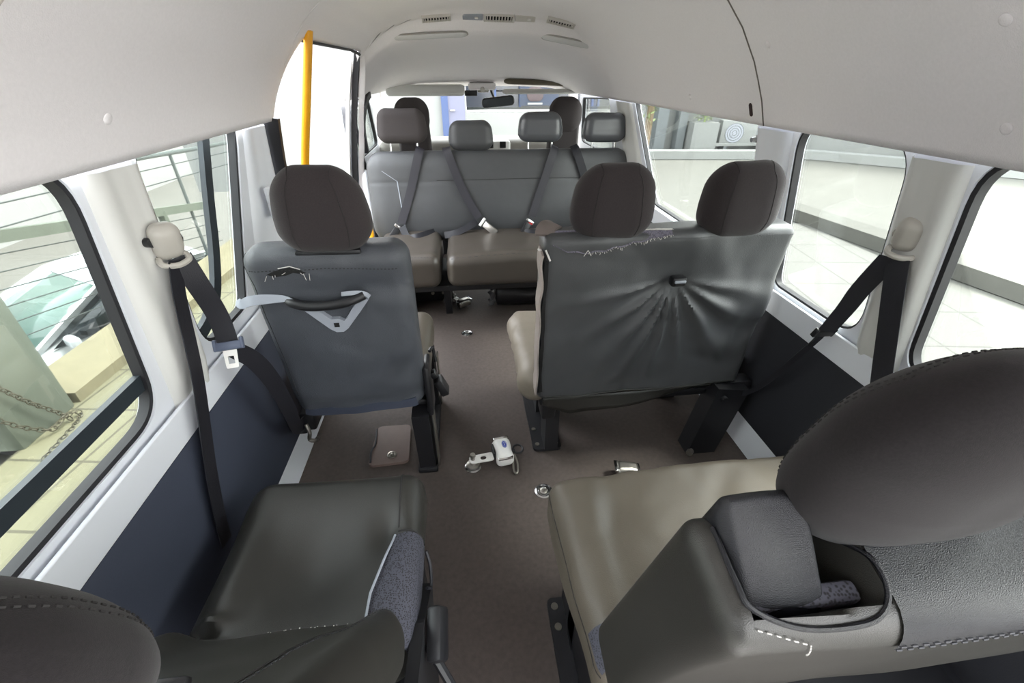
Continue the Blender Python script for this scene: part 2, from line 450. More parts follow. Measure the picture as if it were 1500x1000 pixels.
# pillars (raised, rounded covers between the windows)
def pillar(nm, side, ybot, ytop, wbot, wtop, z0, z1, d=0.03, m='pillar'):
    bm = new(); n = 14; rows = []
    for i in range(n + 1):
        f = i / n; z = z0 + (z1 - z0) * f
        fl = 1 + 0.5 * max(0, 1 - f / 0.22) ** 2 * 0.35
        yc = ybot + (ytop - ybot) * f; w = (wbot + (wtop - wbot) * f) * fl
        row = []
        for k in range(17):
            u = -1 + 2 * k / 16
            hgt = d * (1 - abs(u) ** 5) * min(1, (f / 0.22) ** 0.7) - 0.002 + 0.006 * gauss(u - 0.45, 0.16) - 0.005 * gauss(u + 0.35, 0.3)
            x = (XL(z) + 0.03 + hgt) if side < 0 else (XR(z) - 0.03 - hgt)
            row.append(bm.verts.new((x, yc + u * w / 2, z)))
        rows.append(row)
    for a, b in zip(rows, rows[1:]):
        for k in range(16): bm.faces.new((a[k], a[k + 1], b[k + 1], b[k]))
    return struct(nm, bm, M[m])
pillar('trim_7', -1, 0.935, 0.97, 0.15, 0.155, 0.60, 1.172, 0.03)
pillar('trim_8', -1, 1.56, 1.69, 0.40, 0.18, 0.60, 1.172, 0.018, 'wall')
pillar('trim_9', 1, 0.87, 0.872, 0.135, 0.135, 0.60, 1.172, 0.03)
pillar('trim_10', 1, 1.435, 1.435, 0.18, 0.17, 0.62, 1.172, 0.03, 'wall')
pillar('trim_11', 1, 2.66, 2.93, 0.34, 0.30, 0.60, 1.172, 0.02, 'pillar')
# door surround: rear and front jambs with seals, sill step
def door_path(off=0.0):
    P = [(DY0 - 0.02, 0.03), (DY0 - 0.02, 0.6), (DY0 - 0.02, 1.16)]
    return P
bm = new()
jam = [(-0.70, 1.80, 0.0), (-0.70, 1.80, 0.6), (-0.675, 1.80, 1.0), (-0.655, 1.80, 1.19)]
sweep(bm, smooth_path(jam), V((1, 0, 0)), 0.022, 0.05); struct('trim_12', bm, M['seal'])
bm = new()
jf = [(-0.715, 3.0, 0.0), (-0.70, 3.0, 0.5), (-0.665, 2.985, 0.8), (-0.60, 2.965, 1.15), (-0.53, 2.945, 1.425)]
sweep(bm, smooth_path(jf), V((1, 0, 0)), 0.03, 0.03); struct('trim_13', bm, M['seal'])
bm = new(); sweep(bm, [q + V((-0.03, -0.035, 0)) for q in smooth_path(jf)], V((1, 0, 0)), 0.03, 0.02); struct('trim_14', bm, M['white'])
bm = new()
tp = [roof(0.192, y, 0.004) + V((-0.004, 0, -0.004)) for y in (1.90, 2.1, 2.3, 2.5, 2.7, 2.93)]
tube(bm, tp, 0.008, 8); struct('trim_15', bm, M['seal'])
# front jamb filler panel from the door to the cab window
bm = new(); rows = []
for i in range(13):
    f = i / 12; z = 0.6 + f * 0.84
    p = V(smooth_path(jf, 20)[min(80, int((z / 1.43) * 80))])
    xx = p.x; rows.append([bm.verts.new((xx + 0.01, 3.0 - 0.05 * f, z)), bm.verts.new((xx + 0.035, 3.03 - 0.05 * f, z)), bm.verts.new((min(-0.62, xx + 0.0) if z < 1.2 else xx + 0.01, 3.30 - 0.16 * f, z))])
for a, b in zip(rows, rows[1:]):
    for k in range(2): bm.faces.new((a[k], a[k + 1], b[k + 1], b[k]))
struct('trim_16', bm, M['liner'])

# ------------------------------------------------------------------ windows
def window(nm, key, side, glass='glass', inner=None, sealw=0.02):
    root = sroot(nm, (XL(0.68) if side < 0 else XR(0.68), sum(p[0] for p in H[key]) / len(H[key]), 0.68))
    f3 = (lambda p, o: V((XL(p[1]) + o, p[0], p[1]))) if side < 0 else (lambda p, o: V((XR(p[1]) - o, p[0], p[1])))
    cx = sum(p[0] for p in H[key]) / len(H[key]); cz = sum(p[1] for p in H[key]) / len(H[key])
    def inset(p, d):
        q = V((p[0] - cx, p[1] - cz)); l = q.length; q *= (l - d) / l; return (cx + q.x, cz + q.y)
    bm = new(); sweep(bm, [f3(p, 0.014) for p in densify(H[key], 0.03)], V((1, 0, 0)), sealw, 0.022, closed=True)
    build('seal', bm, M['seal'], root)
    bm = new(); vs = [bm.verts.new(f3(p, 0.006)) for p in H[key]]; bm.faces.new(vs)
    g = bmesh.ops.extrude_face_region(bm, geom=bm.faces[:])
    for v in g['geom']:
        if isinstance(v, bmesh.types.BMVert): v.co.x += -0.004 if side < 0 else 0.004
    build('pane', bm, M[glass], root, smooth=False)
    if inner:
        bm = new(); sweep(bm, smooth_path([f3(p, 0.010) for p in inner], 6), V((1, 0, 0)), 0.034, 0.014)
        build('sliding_frame', bm, M['frameg'], root)
    return root
window('window_1', 'A', -1, 'glass', [(-0.2, 0.765), (0.3, 0.765), (0.84, 0.765)])
window('window_2', 'B', -1, 'glass', [(1.04, 0.735), (1.12, 0.752), (1.20, 0.80), (1.265, 0.90), (1.325, 1.03), (1.41, 1.20)])
window('window_3', 'LF', -1)
window('window_4', 'R1', 1, sealw=0.014)
window('window_5', 'R2', 1, sealw=0.014)
window('window_6', 'R3', 1, sealw=0.022)
window('window_7', 'RF', 1)
# windscreen
WZ0, WZ1, WY0, WY1 = 0.78, 1.235, 4.42, 4.14
root = sroot('window_8', (CX, WY0, WZ0))
bm = new(); rows = []
for i in range(7):
    f = i / 6; row = []
    for k in range(13):
        u = -1 + 2 * k / 12; row.append(bm.verts.new((CX + u * (0.86 - 0.07 * f), WY0 + (WY1 - WY0) * f + 0.10 * (1 - u * u), WZ0 + (WZ1 - WZ0) * f)))
    rows.append(row)
for a, b in zip(rows, rows[1:]):
    for k in range(12): bm.faces.new((a[k], a[k + 1], b[k + 1], b[k]))
ob = build('pane', bm, M['glass'], root)
bm = new()
for s in (-1, 1): sweep(bm, [(CX + s * 0.87, 4.40, 0.70), (CX + s * 0.84, 4.27, 1.0), (CX + s * 0.80, 4.10, 1.26)], V((0, 1, 0)), 0.07, 0.05)
build('pillar', bm, M['liner'], root)

# ------------------------------------------------------------------ seat pieces
def headrest(root, c, size, tilt, m, seams=True, yaw=0.0, taper=0.22, r=None, stems=0.06, stemm='plast', bulge=0.0, wrap=True, nseed=0.0, stitch=True, roll=0.0, base=True):
    w, d, h = size
    def f(p, raw):
        t = p.z / h + 0.5
        k = 1 - taper * 1.35 * max(0, t - 0.42) ** 1.25 - 0.22 * max(0, 0.25 - t)
        x = p.x * k
        y = p.y * (1 - 0.18 * abs(t - 0.45)) - bulge * 0
        z = p.z + 0.0025 * nz(p, 9, nseed)
        return V((x, y - 0.03 * (t - .4) ** 2, z))
    C = Cushion(size, r or (w * 0.32, d * 0.49, h * 0.33), frame(c, tilt, yaw, roll), f, n=(20, 4, 14), k=9)
    bm = new(); C.add(bm)
    hr = build('headrest', bm, m, root)
    if seams:
        hx, hy, hz = w / 2, d / 2, h / 2
        for s in (-1, 1):
            pts = C.line([(s * w * 0.29, -hy, -hz * .98), (s * w * 0.27, -hy, hz * .75), (s * w * 0.25, -hy, hz), (s * w * 0.26, 0, hz)], 18, 0.0002)
            bm = new(); tube(bm, pts, 0.0010, 5); build('seam', bm, M['stitch'], hr)
    if not seams and m is M['cloth']:
        hx, hy, hz = w / 2, d / 2, h / 2
        bm = new()
        for yy in (0.62, 0.80):
            pts = C.line([(-hx, hy * yy, -hz * .6), (-hx, hy * yy, hz), (hx, hy * yy, hz), (hx, hy * yy, -hz * .6)], 46, 0.0004); dashes(bm, pts, 0.0009, 2)
        build('rim_stitching', bm, M['stitch'], hr)
    F = frame(c, tilt, yaw, roll)
    for s in (-1, 1):
        bm = new(); a = F @ V((s * w * 0.27, 0, -h / 2 + 0.03)); b = F @ V((s * w * 0.27, 0.0, -h / 2 - stems)); cyl(bm, a, b, 0.006, 12)
        build('stem', bm, M[stemm], root)
    if base:
        for s in (-1, 1):
            bm = new(); box(bm, (s * w * 0.27, 0, -h / 2 - stems * 0.75), (0.04, 0.03, 0.014), F, bev=0.004); build('stem_guide', bm, M['plast'], root)
    return hr

# ---------- left single seat, middle row (seen from behind)
S = thing('passenger_seat', 'single grey vinyl seat with a pale grey grab handle on its back, left of aisle', 'seat', (-0.38, 1.42, 0))
F = frame((-0.382, 1.228, 0.635), 4)
HB = 0.60
def fL3(p, raw):
    t = p.z / HB + 0.5
    x = p.x * (1.0 + 0.03 * t - 0.09 * max(0, 0.25 - t) - 0.05 * max(0, t - 0.9) * 3)
    y = p.y
    if raw.y < 0:
        y += 0.012 * (1 - (p.x / 0.22) ** 2) * -1
        y -= 0.008 * math.exp(-((t - 0.16) / 0.10) ** 2) * math.exp(-((p.x + 0.13) / 0.05) ** 2)
        y += 0.010 * gauss(t - 0.80, 0.05) * gauss(p.x - 0.07, 0.14)
        y += 0.006 * gauss(t - 0.10, 0.03) * (0.6 + 0.4 * math.sin(p.x * 38))
        y += 0.008 * nz((p.x, 0, p.z), 6, 3.1) + 0.0025 * nz((p.x, 0, p.z), 22, 1.0)
        y += 0.004 * math.sin((p.x * 22 - p.z * 40)) * gauss(p.x - .15, .05) * gauss(t - .3, .25)
    return V((x, y, p.z + 0.006 * nz((p.x, 1, 0), 7, 2) * t))
C = Cushion((0.432, 0.105, HB), (0.05, 0.045, 0.05), F, fL3, n=(34, 3, 44), k=7)
bm = new(); C.add(bm); bk = build('backrest', bm, M['vinylB'], S)
bm = new(); dashes(bm, C.line([(-0.2, -0.0525, 0.245), (0.0, -0.0525, 0.25), (0.19, -0.0525, 0.235)], 40, 0.0003), 0.0011, 2); build('top_stitching', bm, M['stitch'], bk)
bm = new(); tube(bm, C.line([(-0.205, -0.01, 0.285), (-0.2, -0.0525, 0.2), (-0.19, -0.0525, -0.2)], 20, 0.0002), 0.001, 5); build('seam', bm, M['stitch'], bk)
# torn cover, dark foam showing, white threads
bm = new(); pts = [(-0.150, 0.236), (-0.135, 0.243), (-0.11, 0.252), (-0.085, 0.256), (-0.06, 0.248), (-0.047, 0.240), (-0.06, 0.237), (-0.08, 0.241), (-0.10, 0.233), (-0.13, 0.229)]
vs = [bm.verts.new(C.map(x, -0.0525, z, 0.0012)) for x, z in pts]; bm.faces.new(vs); build('torn_patch', bm, M['dark'], bk)
bm = new()
for i in (0, 2, 3, 7, 12, 13, 15):
    x = -0.15 + 0.11 * i / 15; z = 0.246 - 0.012 * abs(i - 9) / 9 + random.uniform(-.004, .003)
    tube(bm, [C.map(x, -0.0525, z, 0.0015), C.map(x + random.uniform(-.012, .012), -0.0525, z - random.uniform(.004, .02), 0.004)], 0.0006, 4)
tube(bm, C.line([(-0.115, -0.0525, 0.254), (-0.085, -0.0525, 0.2595), (-0.06, -0.0525, 0.251)], 8, 0.0015), 0.0013, 4)
build('loose_thread', bm, M['thread'], bk)
# lower hem
bm = new()
pts = C.line([(-0.19, -0.0525, -0.272), (0, -0.0525, -0.276), (0.19, -0.0525, -0.268)], 14, 0.002)
sweep(bm, pts, V((0, 1, 0)), 0.034, 0.004); build('hem', bm, M['panel'], bk)
headrest(S, (-0.366, 1.185, 1.025), (0.245, 0.115, 0.225), 3, M['cloth_lit'], stems=0.02, taper=0.30)
bm = new(); box(bm, (-0.366, 1.185, 0.919), (0.17, 0.06, 0.014), bev=0.005); build('headrest_base', bm, M['plast'], S)
# seat cushion
def fcu(seed, amp=0.006):
    def f(p, raw):
        z = p.z
        if raw.z > 0: z += amp * nz(p, 8, seed) + 0.012 * (1 - (p.x / 0.3) ** 2) - 0.006 * gauss(p.y + .05, .12)
        return V((p.x + (0.004 * nz(p, 12, seed + 4)), p.y, z))
    return f
bm = new(); Cushion((0.44, 0.48, 0.14), (0.05, 0.06, 0.045), frame((-0.382, 1.51, 0.365)), fcu(2), n=(10, 10, 3)).add(bm); build('seat_cushion', bm, M['taupe'], S)
bm = new(); box(bm, (-0.38, 1.47, 0.305), (0.42, 0.42, 0.03), bev=0.008); build('seat_frame', bm, M['blackm'], S)
# grab handle on the back: V plate, grip bar, side wing
def yb(x, z): return F @ V((x, 0, z))
bm = new()
pl = [(-0.09, 0.150), (-0.055, 0.118), (-0.022, 0.088), (-0.008, 0.080), (0.010, 0.080), (0.024, 0.088), (0.066, 0.128), (0.092, 0.154), (0.074, 0.158), (0.045, 0.134), (0.028, 0.114), (0.018, 0.106), (0.006, 0.112), (-0.014, 0.112), (-0.026, 0.122), (-0.045, 0.138)]
pl = [(x * 1.10, 0.160 - (0.158 - z) * 1.42) for x, z in pl]
prism(bm, pl, 1, -0.072, -0.056, F); hd = build('grab_handle_plate', bm, M['greyp'], S, smooth=False)
bm = new(); box(bm, (-0.003, -0.073, 0.075), (0.014, 0.004, 0.013), F); build('slot', bm, M['dark'], hd)
bm = new(); P = [F @ V(q) for q in ((-0.118, -0.062, 0.156), (-0.10, -0.078, 0.155), (-0.06, -0.088, 0.150), (0.0, -0.09, 0.151), (0.05, -0.086, 0.158), (0.09, -0.070, 0.168))]
tube(bm, smooth_path(P, 5), 0.0135, 12); build('grip', bm, M['plast'], hd)
bm = new(); P = [F @ V(q) for q in ((-0.262, -0.035, 0.150), (-0.25, -0.055, 0.146), (-0.215, -0.066, 0.163), (-0.17, -0.066, 0.166), (-0.125, -0.068, 0.166), (-0.10, -0.075, 0.164), (-0.085, -0.066, 0.150))]
pp = smooth_path(P, 6); sweep(bm, pp, V((0.1, -1, 0.5)), [0.006 + 0.022 * math.sin(PI * min(1, i / len(pp) * 1.15 + .08)) for i in range(len(pp))], 0.007); build('handle_wing', bm, M['greyp'], hd)
bm = new(); P = [F @ V(q) for q in ((0.03, -0.064, 0.170), (0.06, -0.075, 0.178), (0.09, -0.072, 0.174), (0.102, -0.062, 0.158))]
sweep(bm, smooth_path(P, 6), V((0, -1, 0.6)), 0.012, 0.006); build('handle_rim', bm, M['greyp'], hd)
# hinge, recliner lever, legs
bm = new(); box(bm, (-0.158, 1.26, 0.385), (0.022, 0.10, 0.21), bev=0.01); build('hinge_cover', bm, M['plast'], S)
bm = new(); tube(bm, smooth_path([(-0.148, 1.30, 0.50), (-0.138, 1.32, 0.50), (-0.132, 1.31, 0.45)]), 0.006, 8); build('belt_stalk', bm, M['plast'], S)
bm = new(); F2 = frame((-0.118, 1.265, 0.385), 0, 0, -22); box(bm, (0, 0, -0.01), (0.03, 0.05, 0.07), F2, bev=0.007); box(bm, (-0.006, 0.01, 0.04), (0.022, 0.03, 0.03), F2, bev=0.006); build('recliner_lever', bm, M['plast'], S)
for yy, nm in ((1.245, 'leg'), (1.62, 'leg')):
    bm = new()
    prism(bm, [(-0.03, 0.0), (0.03, 0.0), (0.045, 0.30), (-0.055, 0.30)], 0, -0.225, -0.165, Matrix.Translation((0, yy, 0)))
    lg = build(nm, bm, M['blackm'], S, smooth=False)
    bm = new(); box(bm, (-0.153, yy, 0.15), (0.006, 0.05, 0.26), bev=0.002); build('edge_strip', bm, M['bolt'], lg)
bm = new(); box(bm, (-0.195, 1.43, 0.012), (0.075, 0.45, 0.024), bev=0.006); build('floor_rail', bm, M['blackm'], S)
bm = new(); box(bm, (-0.60, 1.30, 0.26), (0.05, 0.10, 0.08), bev=0.01); box(bm, (-0.635, 1.27, 0.24), (0.045, 0.035, 0.075), bev=0.008); build('wall_bracket', bm, M['plast'], S)
bm = new(); cyl(bm, (-0.66, 1.27, 0.24), (-0.632, 1.245, 0.24), 0.012, 12); build('bolt', bm, M['bolt'], S)
bm = new(); tube(bm, smooth_path([(-0.60, 1.235, 0.265), (-0.592, 1.225, 0.235), (-0.598, 1.222, 0.205), (-0.58, 1.222, 0.198), (-0.568, 1.225, 0.21)]), 0.007, 8); build('latch_hook', bm, M['bolt'], S)

# ---------- right double seat, middle row (seen from behind)
S = thing('double_seat', 'double grey vinyl seat with torn top edge and creased back, right of the aisle', 'seat', (0.61, 1.45, 0))
F = frame((0.615, 1.262, 0.625), 2.5, 1.5)
HB = 0.62
KX, KZ = 0.033, 0.150            # latch position on the back
FOLDS = [(-2.55, 0.09, .018), (-2.2, 0.09, .020), (-1.93, 0.07, .022), (-1.66, 0.06, .020), (-1.36, 0.07, .016), (-0.95, 0.11, .022), (-0.55, 0.12, .020), (-0.2, .1, .010), (-2.95, .08, .010)]
def fR3(p, raw):
    t = p.z / HB + 0.5
    x = p.x; y = p.y; z = p.z
    if raw.y < 0:
        dx, dz = p.x - KX, p.z - KZ; r = math.hypot(dx, dz); a = math.atan2(dz, dx)
        fall = min(1, r / 0.12) ** 1.6 * math.exp(-(max(0, r - 0.12) / 0.20) ** 2)
        for a0, wd, am in FOLDS:
            da = (a - a0 + PI) % (2 * PI) - PI
            y -= am * gauss(da, wd) * fall
        y += 0.018 * math.exp(-(r / 0.10) ** 2)
        y += 0.012 * nz((p.x, 0, p.z), 5, 7.7) + 0.003 * nz((p.x, 0, p.z), 18, 5.0)
        # diagonal drag lines lower down and by the right edge
        y -= 0.012 * math.sin(p.x * 20 + p.z * 30 + 2 * nz((p.x, 0, p.z), 4, 1)) * gauss(t - 0.38, 0.14) * max(0, min(1, (p.x - 0.10) / 0.15))
        y -= 0.006 * math.sin(p.x * 10 - p.z * 46) * gauss(p.x - 0.38, 0.06) * gauss(t - .33, .12)
    if raw.x > 0.3:
        x += 0.006 * nz((0, 0, p.z), 11, 4) - 0.03 * max(0, 0.45 - t)
    z += 0.006 * nz((p.x, 2, 0), 6, 8) * max(0, t - .7) * 3
    return V((x, y, z))
C = Cushion((0.79, 0.11, HB), (0.03, 0.035, 0.03), F, fR3, n=(90, 3, 70), k=5)
bm = new(); C.add(bm); bk = build('backrest', bm, M['vinyl'], S)
bm = new(); dashes(bm, C.line([(-0.05, -0.055, 0.288), (0.39, -0.055, 0.285)], 110, 0.0004), 0.001, 2); build('top_stitching', bm, M['stitchg'], bk)
# pale side strip of the loose cover and black gap
bm = new(); pts = [C.map(-0.395, -0.03 + 0.004 * math.sin(i * 1.1), 0.262 - 0.53 * i / 24, 0.004 + 0.003 * math.sin(i * .9)) for i in range(25)]
sweep(bm, pts, V((1, 0, 0.02)), 0.062, 0.006); build('loose_side_cover', bm, M['beige'], bk)
bm = new(); pts = [C.map(-0.388 + 0.002 * math.sin(i * .7), -0.055, 0.235 - 0.50 * i / 20, 0.002) for i in range(21)]
sweep(bm, pts, V((0, 1, 0)), [0.012 + 0.004 * math.sin(i) for i in range(21)], 0.004); build('open_seam', bm, M['dark'], bk)
bm = new(); pts = [C.map(-0.393 + 0.05 * i / 9, -0.02 + 0.06 * i / 9, 0.31, 0.010 * math.sin(i / 9 * PI) + 0.003) for i in range(10)]
sweep(bm, pts, V((0, -0.3, 1)), 0.055, 0.008); build('loose_corner_cover', bm, mat('brown cover corner', (112, 102, 98), .6), bk)
# torn band with mesh under it and frayed threads
def tz(u): return 0.302 - 0.055 * math.sin(min(1, u) * PI) ** 0.8 * (1 - u) + 0.003 * math.sin(u * 40)
bm = new(); lo = []; hi = []
for i in range(31):
    u = i / 30; x = -0.37 + 0.36 * u
    lo.append(bm.verts.new(C.map(x, -0.055, tz(u) - 0.014 * (1 - u) - 0.002, 0.0025)))
    hi.append(bm.verts.new(C.map(x, -0.055 + 0.045 * (1 - u * 0.6), 0.31, 0.004)))
for i in range(30): bm.faces.new((lo[i], lo[i + 1], hi[i + 1], hi[i]))
build('exposed_mesh', bm, mat_mesh('pale mesh cloth', (112, 108, 122), (40, 38, 46), 300), bk)
bm = new()
for i in range(44):
    u = 0.30 + 0.70 * i / 43; x = -0.37 + 0.36 * u; z = tz(u) - 0.014 * (1 - u) - 0.003
    tube(bm, [C.map(x, -0.055, z, 0.002), C.map(x + random.uniform(-.004, .004), -0.055, z + random.uniform(-.008, .005), 0.005)], 0.0008, 4)
edge = [C.map(-0.37 + 0.36 * (0.25 + .75 * i / 40), -0.055 + 0.045 * (1 - (0.25 + .75 * i / 40) * 0.6), 0.31, 0.006 + 0.0015 * random.random()) for i in range(41)]
tube(bm, edge, [0.0022 + 0.001 * random.random() for _ in edge], 5)
for i in range(0, 41, 1): tube(bm, [edge[i], edge[i] + V((random.uniform(-.005, .005), -random.uniform(.002, .006), random.uniform(-.004, .004)))], 0.0007, 4)
for x in (-0.272, -0.262): tube(bm, [C.map(-0.267, -0.055, 0.268, 0.003), C.map(x + (x + .267) * 1.2, -0.055, 0.25, 0.004)], 0.0009, 4)
build('frayed_threads', bm, M['thread'], bk)
bm = new(); tube(bm, [C.map(-0.39, -0.05, 0.27, 0.004), C.map(-0.375, -0.055, 0.24, 0.006)], 0.003, 5); tube(bm, [C.map(-0.41, -0.02, 0.262, 0.01), C.map(-0.385, -0.03, 0.266, 0.01)], 0.0035, 5); build('loose_end', bm, M['thread'], bk)
# latch in the middle of the back
bm = new(); box(bm, (KX, -0.062, KZ + 0.002), (0.047, 0.03, 0.030), F, bev=0.006); lt = build('belt_outlet', bm, M['plast'], S)
bm = new(); box(bm, (KX, -0.079, KZ + 0.006), (0.036, 0.006, 0.009), F, bev=0.002); build('lip', bm, M['greyp'], lt)
bm = new(); box(bm, (KX, -0.079, KZ - 0.004), (0.030, 0.004, 0.007), F); build('slot', bm, M['dark'], lt)
headrest(S, (0.424, 1.23, 1.012), (0.245, 0.115, 0.215), 2, M['cloth_lit'], stems=0.02, taper=0.25, nseed=3)
headrest(S, (0.812, 1.235, 1.008), (0.245, 0.115, 0.22), 2, M['cloth_lit'], stems=0.02, taper=0.18, nseed=5, roll=-2)
# flap hanging below the back
bm = new(); n = 30; rws = []
for j in range(5):
    rws.append([])
    for i in range(n + 1):
        u = i / n; x = -0.37 + 0.66 * u
        drop = 0.012 + 0.085 * max(0, 1 - abs(u - 0.16) / (0.20 if u < 0.16 else 0.75)) ** 0.9
        q = F @ V((x, -0.044 + 0.012 * j / 4 * math.sin(u * 9), -0.305 - drop * j / 4)); rws[j].append(bm.verts.new(q))
for a, b in zip(rws, rws[1:]):
    for i in range(n): bm.faces.new((a[i], a[i + 1], b[i + 1], b[i]))
fl = build('hanging_flap', bm, M['oliv'], S)
md = fl.modifiers.new('t', 'SOLIDIFY'); md.thickness = 0.003
bm = new(); tube(bm, C.line([(-0.37, -0.055, -0.29), (0.0, -0.055, -0.293), (0.37, -0.055, -0.285)], 30, 0.001), 0.0022, 6); build('hem', bm, M['oliv'], bk)
# cushion with creased pale side
def fcr(p, raw):
    z = p.z; x = p.x
    if raw.z > 0: z += 0.008 * nz(p, 7, 9) + 0.012 * (1 - (p.x / 0.42) ** 2)
    if raw.x < -0.3:
        x += 0.012 * nz(p, 16, 6) - 0.012 * gauss(p.z, .05)
        z -= 0.05 * max(0, -p.z / .08) * gauss(p.y + 0.14, 0.10)
    return V((x, p.y, z))
bm = new(); Cushion((0.83, 0.52, 0.14), (0.05, 0.08, 0.05), frame((0.592, 1.50, 0.348)), fcr, n=(24, 14, 6)).add(bm); build('seat_cushion', bm, M['cush'], S, label='pale beige cushion cover with creased side')
bm = new(); box(bm, (0.60, 1.46, 0.275), (0.72, 0.42, 0.035), bev=0.01); build('seat_frame', bm, M['blackm'], S)
bm = new(); box(bm, (0.275, 1.285, 0.285), (0.055, 0.09, 0.18), bev=0.012); box(bm, (0.30, 1.25, 0.31), (0.05, 0.03, 0.10), bev=0.008); build('hinge_cover', bm, M['plast'], S)
bm = new(); prism(bm, [(1.265, 0.012), (1.36, 0.012), (1.38, 0.26), (1.275, 0.26)], 0, 0.272, 0.325); lg = build('leg', bm, M['blackm'], S, smooth=False)
bm = new(); prism(bm, [(1.50, 0.012), (1.60, 0.012), (1.60, 0.26), (1.50, 0.26)], 0, 0.272, 0.325); build('leg', bm, M['blackm'], S, smooth=False)
bm = new(); vs = rpoly([(0.228, 1.27), (0.345, 1.27), (0.345, 1.67), (0.228, 1.67)], 0.02)
prism(bm, vs, 2, 0.0, 0.012); pt = build('floor_plate', bm, M['blackm'], S, smooth=False)
for (x, y) in ((0.247, 1.30), (0.245, 1.39), (0.247, 1.64), (0.325, 1.30)):
    bm = new(); cyl(bm, (x, y, 0.012), (x, y, 0.0155), 0.009, 14); cyl(bm, (x, y, 0.0155), (x, y, 0.017), 0.004, 8); build('screw', bm, M['bolt'], pt)
bm = new(); prism(bm, [(0.845, 0.0), (0.965, 0.0), (1.025, 0.315), (0.900, 0.33)], 1, 1.19, 1.27); lg = build('leg', bm, M['blackm'], S, smooth=False)
bm = new(); cyl(bm, (0.93, 1.19, 0.285), (0.93, 1.175, 0.285), 0.012, 12); build('bolt', bm, M['blackm'], lg)
bm = new(); cyl(bm, (0.86, 1.19, 0.02), (0.845, 1.175, 0.02), 0.013, 10); build('bolt', bm, M['bolt'], lg)
bm = new(); prism(bm, [(0.86, 0.0), (0.95, 0.0), (0.95, 0.28), (0.88, 0.28)], 1, 1.55, 1.62); build('leg', bm, M['blackm'], S, smooth=False)
bm = new(); box(bm, (1.01, 1.26, 0.30), (0.10, 0.06, 0.05), bev=0.01); build('wall_bracket', bm, M['blackm'], S)

# ---------- right double seat, rear row (nearest, seen from above and behind)
S = thing('double_seat', 'nearest double seat with taupe cushion and black padded armrest stowed in its back, lower right', 'seat', (0.61, 0.55, 0))
def fR4c(p, raw):
    z = p.z; x = p.x
    if raw.z > 0:
        z += 0.010 * nz(p, 5, 2) + 0.003 * nz(p, 20, 8) + 0.014 * (1 - (p.x / 0.42) ** 2)
        z += 0.008 * gauss(p.x + 0.335 - 0.12 * max(0, p.y), 0.028) * min(1, max(0, (0.24 - p.y) / .1))
        z -= 0.007 * gauss(p.x + 0.29 - 0.2 * p.y, 0.03)
        z -= 0.008 * gauss(p.x * .8 - p.y * .6 + 0.26, 0.025) * gauss(p.y - .12, .08)
        z -= 0.004 * gauss(p.x * .8 - p.y * .6 + 0.05, 0.03) * gauss(p.y - .1, .1)
    if raw.x < -.3: x += 0.006 * nz(p, 12, 3)
    # front left corner pulled in, rear left corner hanging lower
    if p.x < -0.25: x += 0.06 * max(0, (-p.y - 0.02)) * 1.0
    return V((x, p.y, z))
C = Cushion((0.82, 0.47, 0.165), (0.05, 0.045, 0.06), frame((0.595, 0.575, 0.32), 0, 1.5), fR4c, n=(44, 30, 5), k=7)
bm = new(); C.add(bm); cu = build('seat_cushion', bm, M['taupe'], S)
bm = new(); tube(bm, C.line([(-0.41, 0.20, 0.045), (-0.41, -0.22, 0.03)], 30, 0.0004), 0.0012, 5); build('piping', bm, M['stitch'], cu)
bm = new(); A = []
for i in range(9):
    y = -0.145 - 0.075 * i / 8; wd = 0.012 + 0.030 * math.sin(PI * min(1, i / 8 + .15) / 1.15)
    A.append([bm.verts.new(C.map(-0.41, y, 0.045, 0.002)), bm.verts.new(C.map(-0.405, y, 0.0825, 0.002)), bm.verts.new(C.map(-0.405 + wd, y, 0.0825, 0.002))])
for a, b in zip(A, A[1:]):
    for k in range(2): bm.faces.new((a[k], a[k + 1], b[k + 1], b[k]))
build('exposed_mesh', bm, M['mesh'], cu)
BX0, BX1 = 0.205, 1.03
TH, HB = 0.12, 0.56
F = frame(((BX0 + BX1) / 2, 0.285, 0.66), 15)
HWX = (BX1 - BX0) / 2
NX0, NX1 = -HWX + 0.028, -HWX + 0.160      # armrest pocket, local x
def fR4(p, raw):
    x, y, z = p; t = p.z / HB + 0.5
    if raw.y < 0: y += 0.008 * nz((p.x, 0, p.z), 6, 4) - 0.014 * (1 - (p.x / HWX) ** 2) * gauss(t - .55, .4)
    if raw.z > 0 or t > .9: z += 0.004 * nz((p.x, p.y, 0), 9, 5)
    # the pocket for the armrest: the cover is cut open and sunk
    s = max(0.0, min(1.0, (x - NX0) / 0.012)) * max(0.0, min(1.0, (NX1 - x) / 0.022))
    if s > 0 and t > 0.55:
        rear = -TH / 2 + 0.020
        yy = max(0, min(1, (y - rear) / 0.012)) if raw.y < 0 or True else 1
        z -= 0.13 * s * yy * max(0, min(1, (t - 0.70) / 0.12))
    # low, sloping left shoulder
    if x < NX0 + 0.01: z -= 0.0
    if t < .2 and x < -.35: x += 0.02 * (0.2 - t) * 5 * 0
    return V((x, y, z))
C = Cushion((2 * HWX, TH, HB), (0.02, 0.03, 0.035), F, fR4, n=(110, 16, 34), k=5)
bm = new(); C.add(bm); bk = build('backrest', bm, M['oliv'], S)
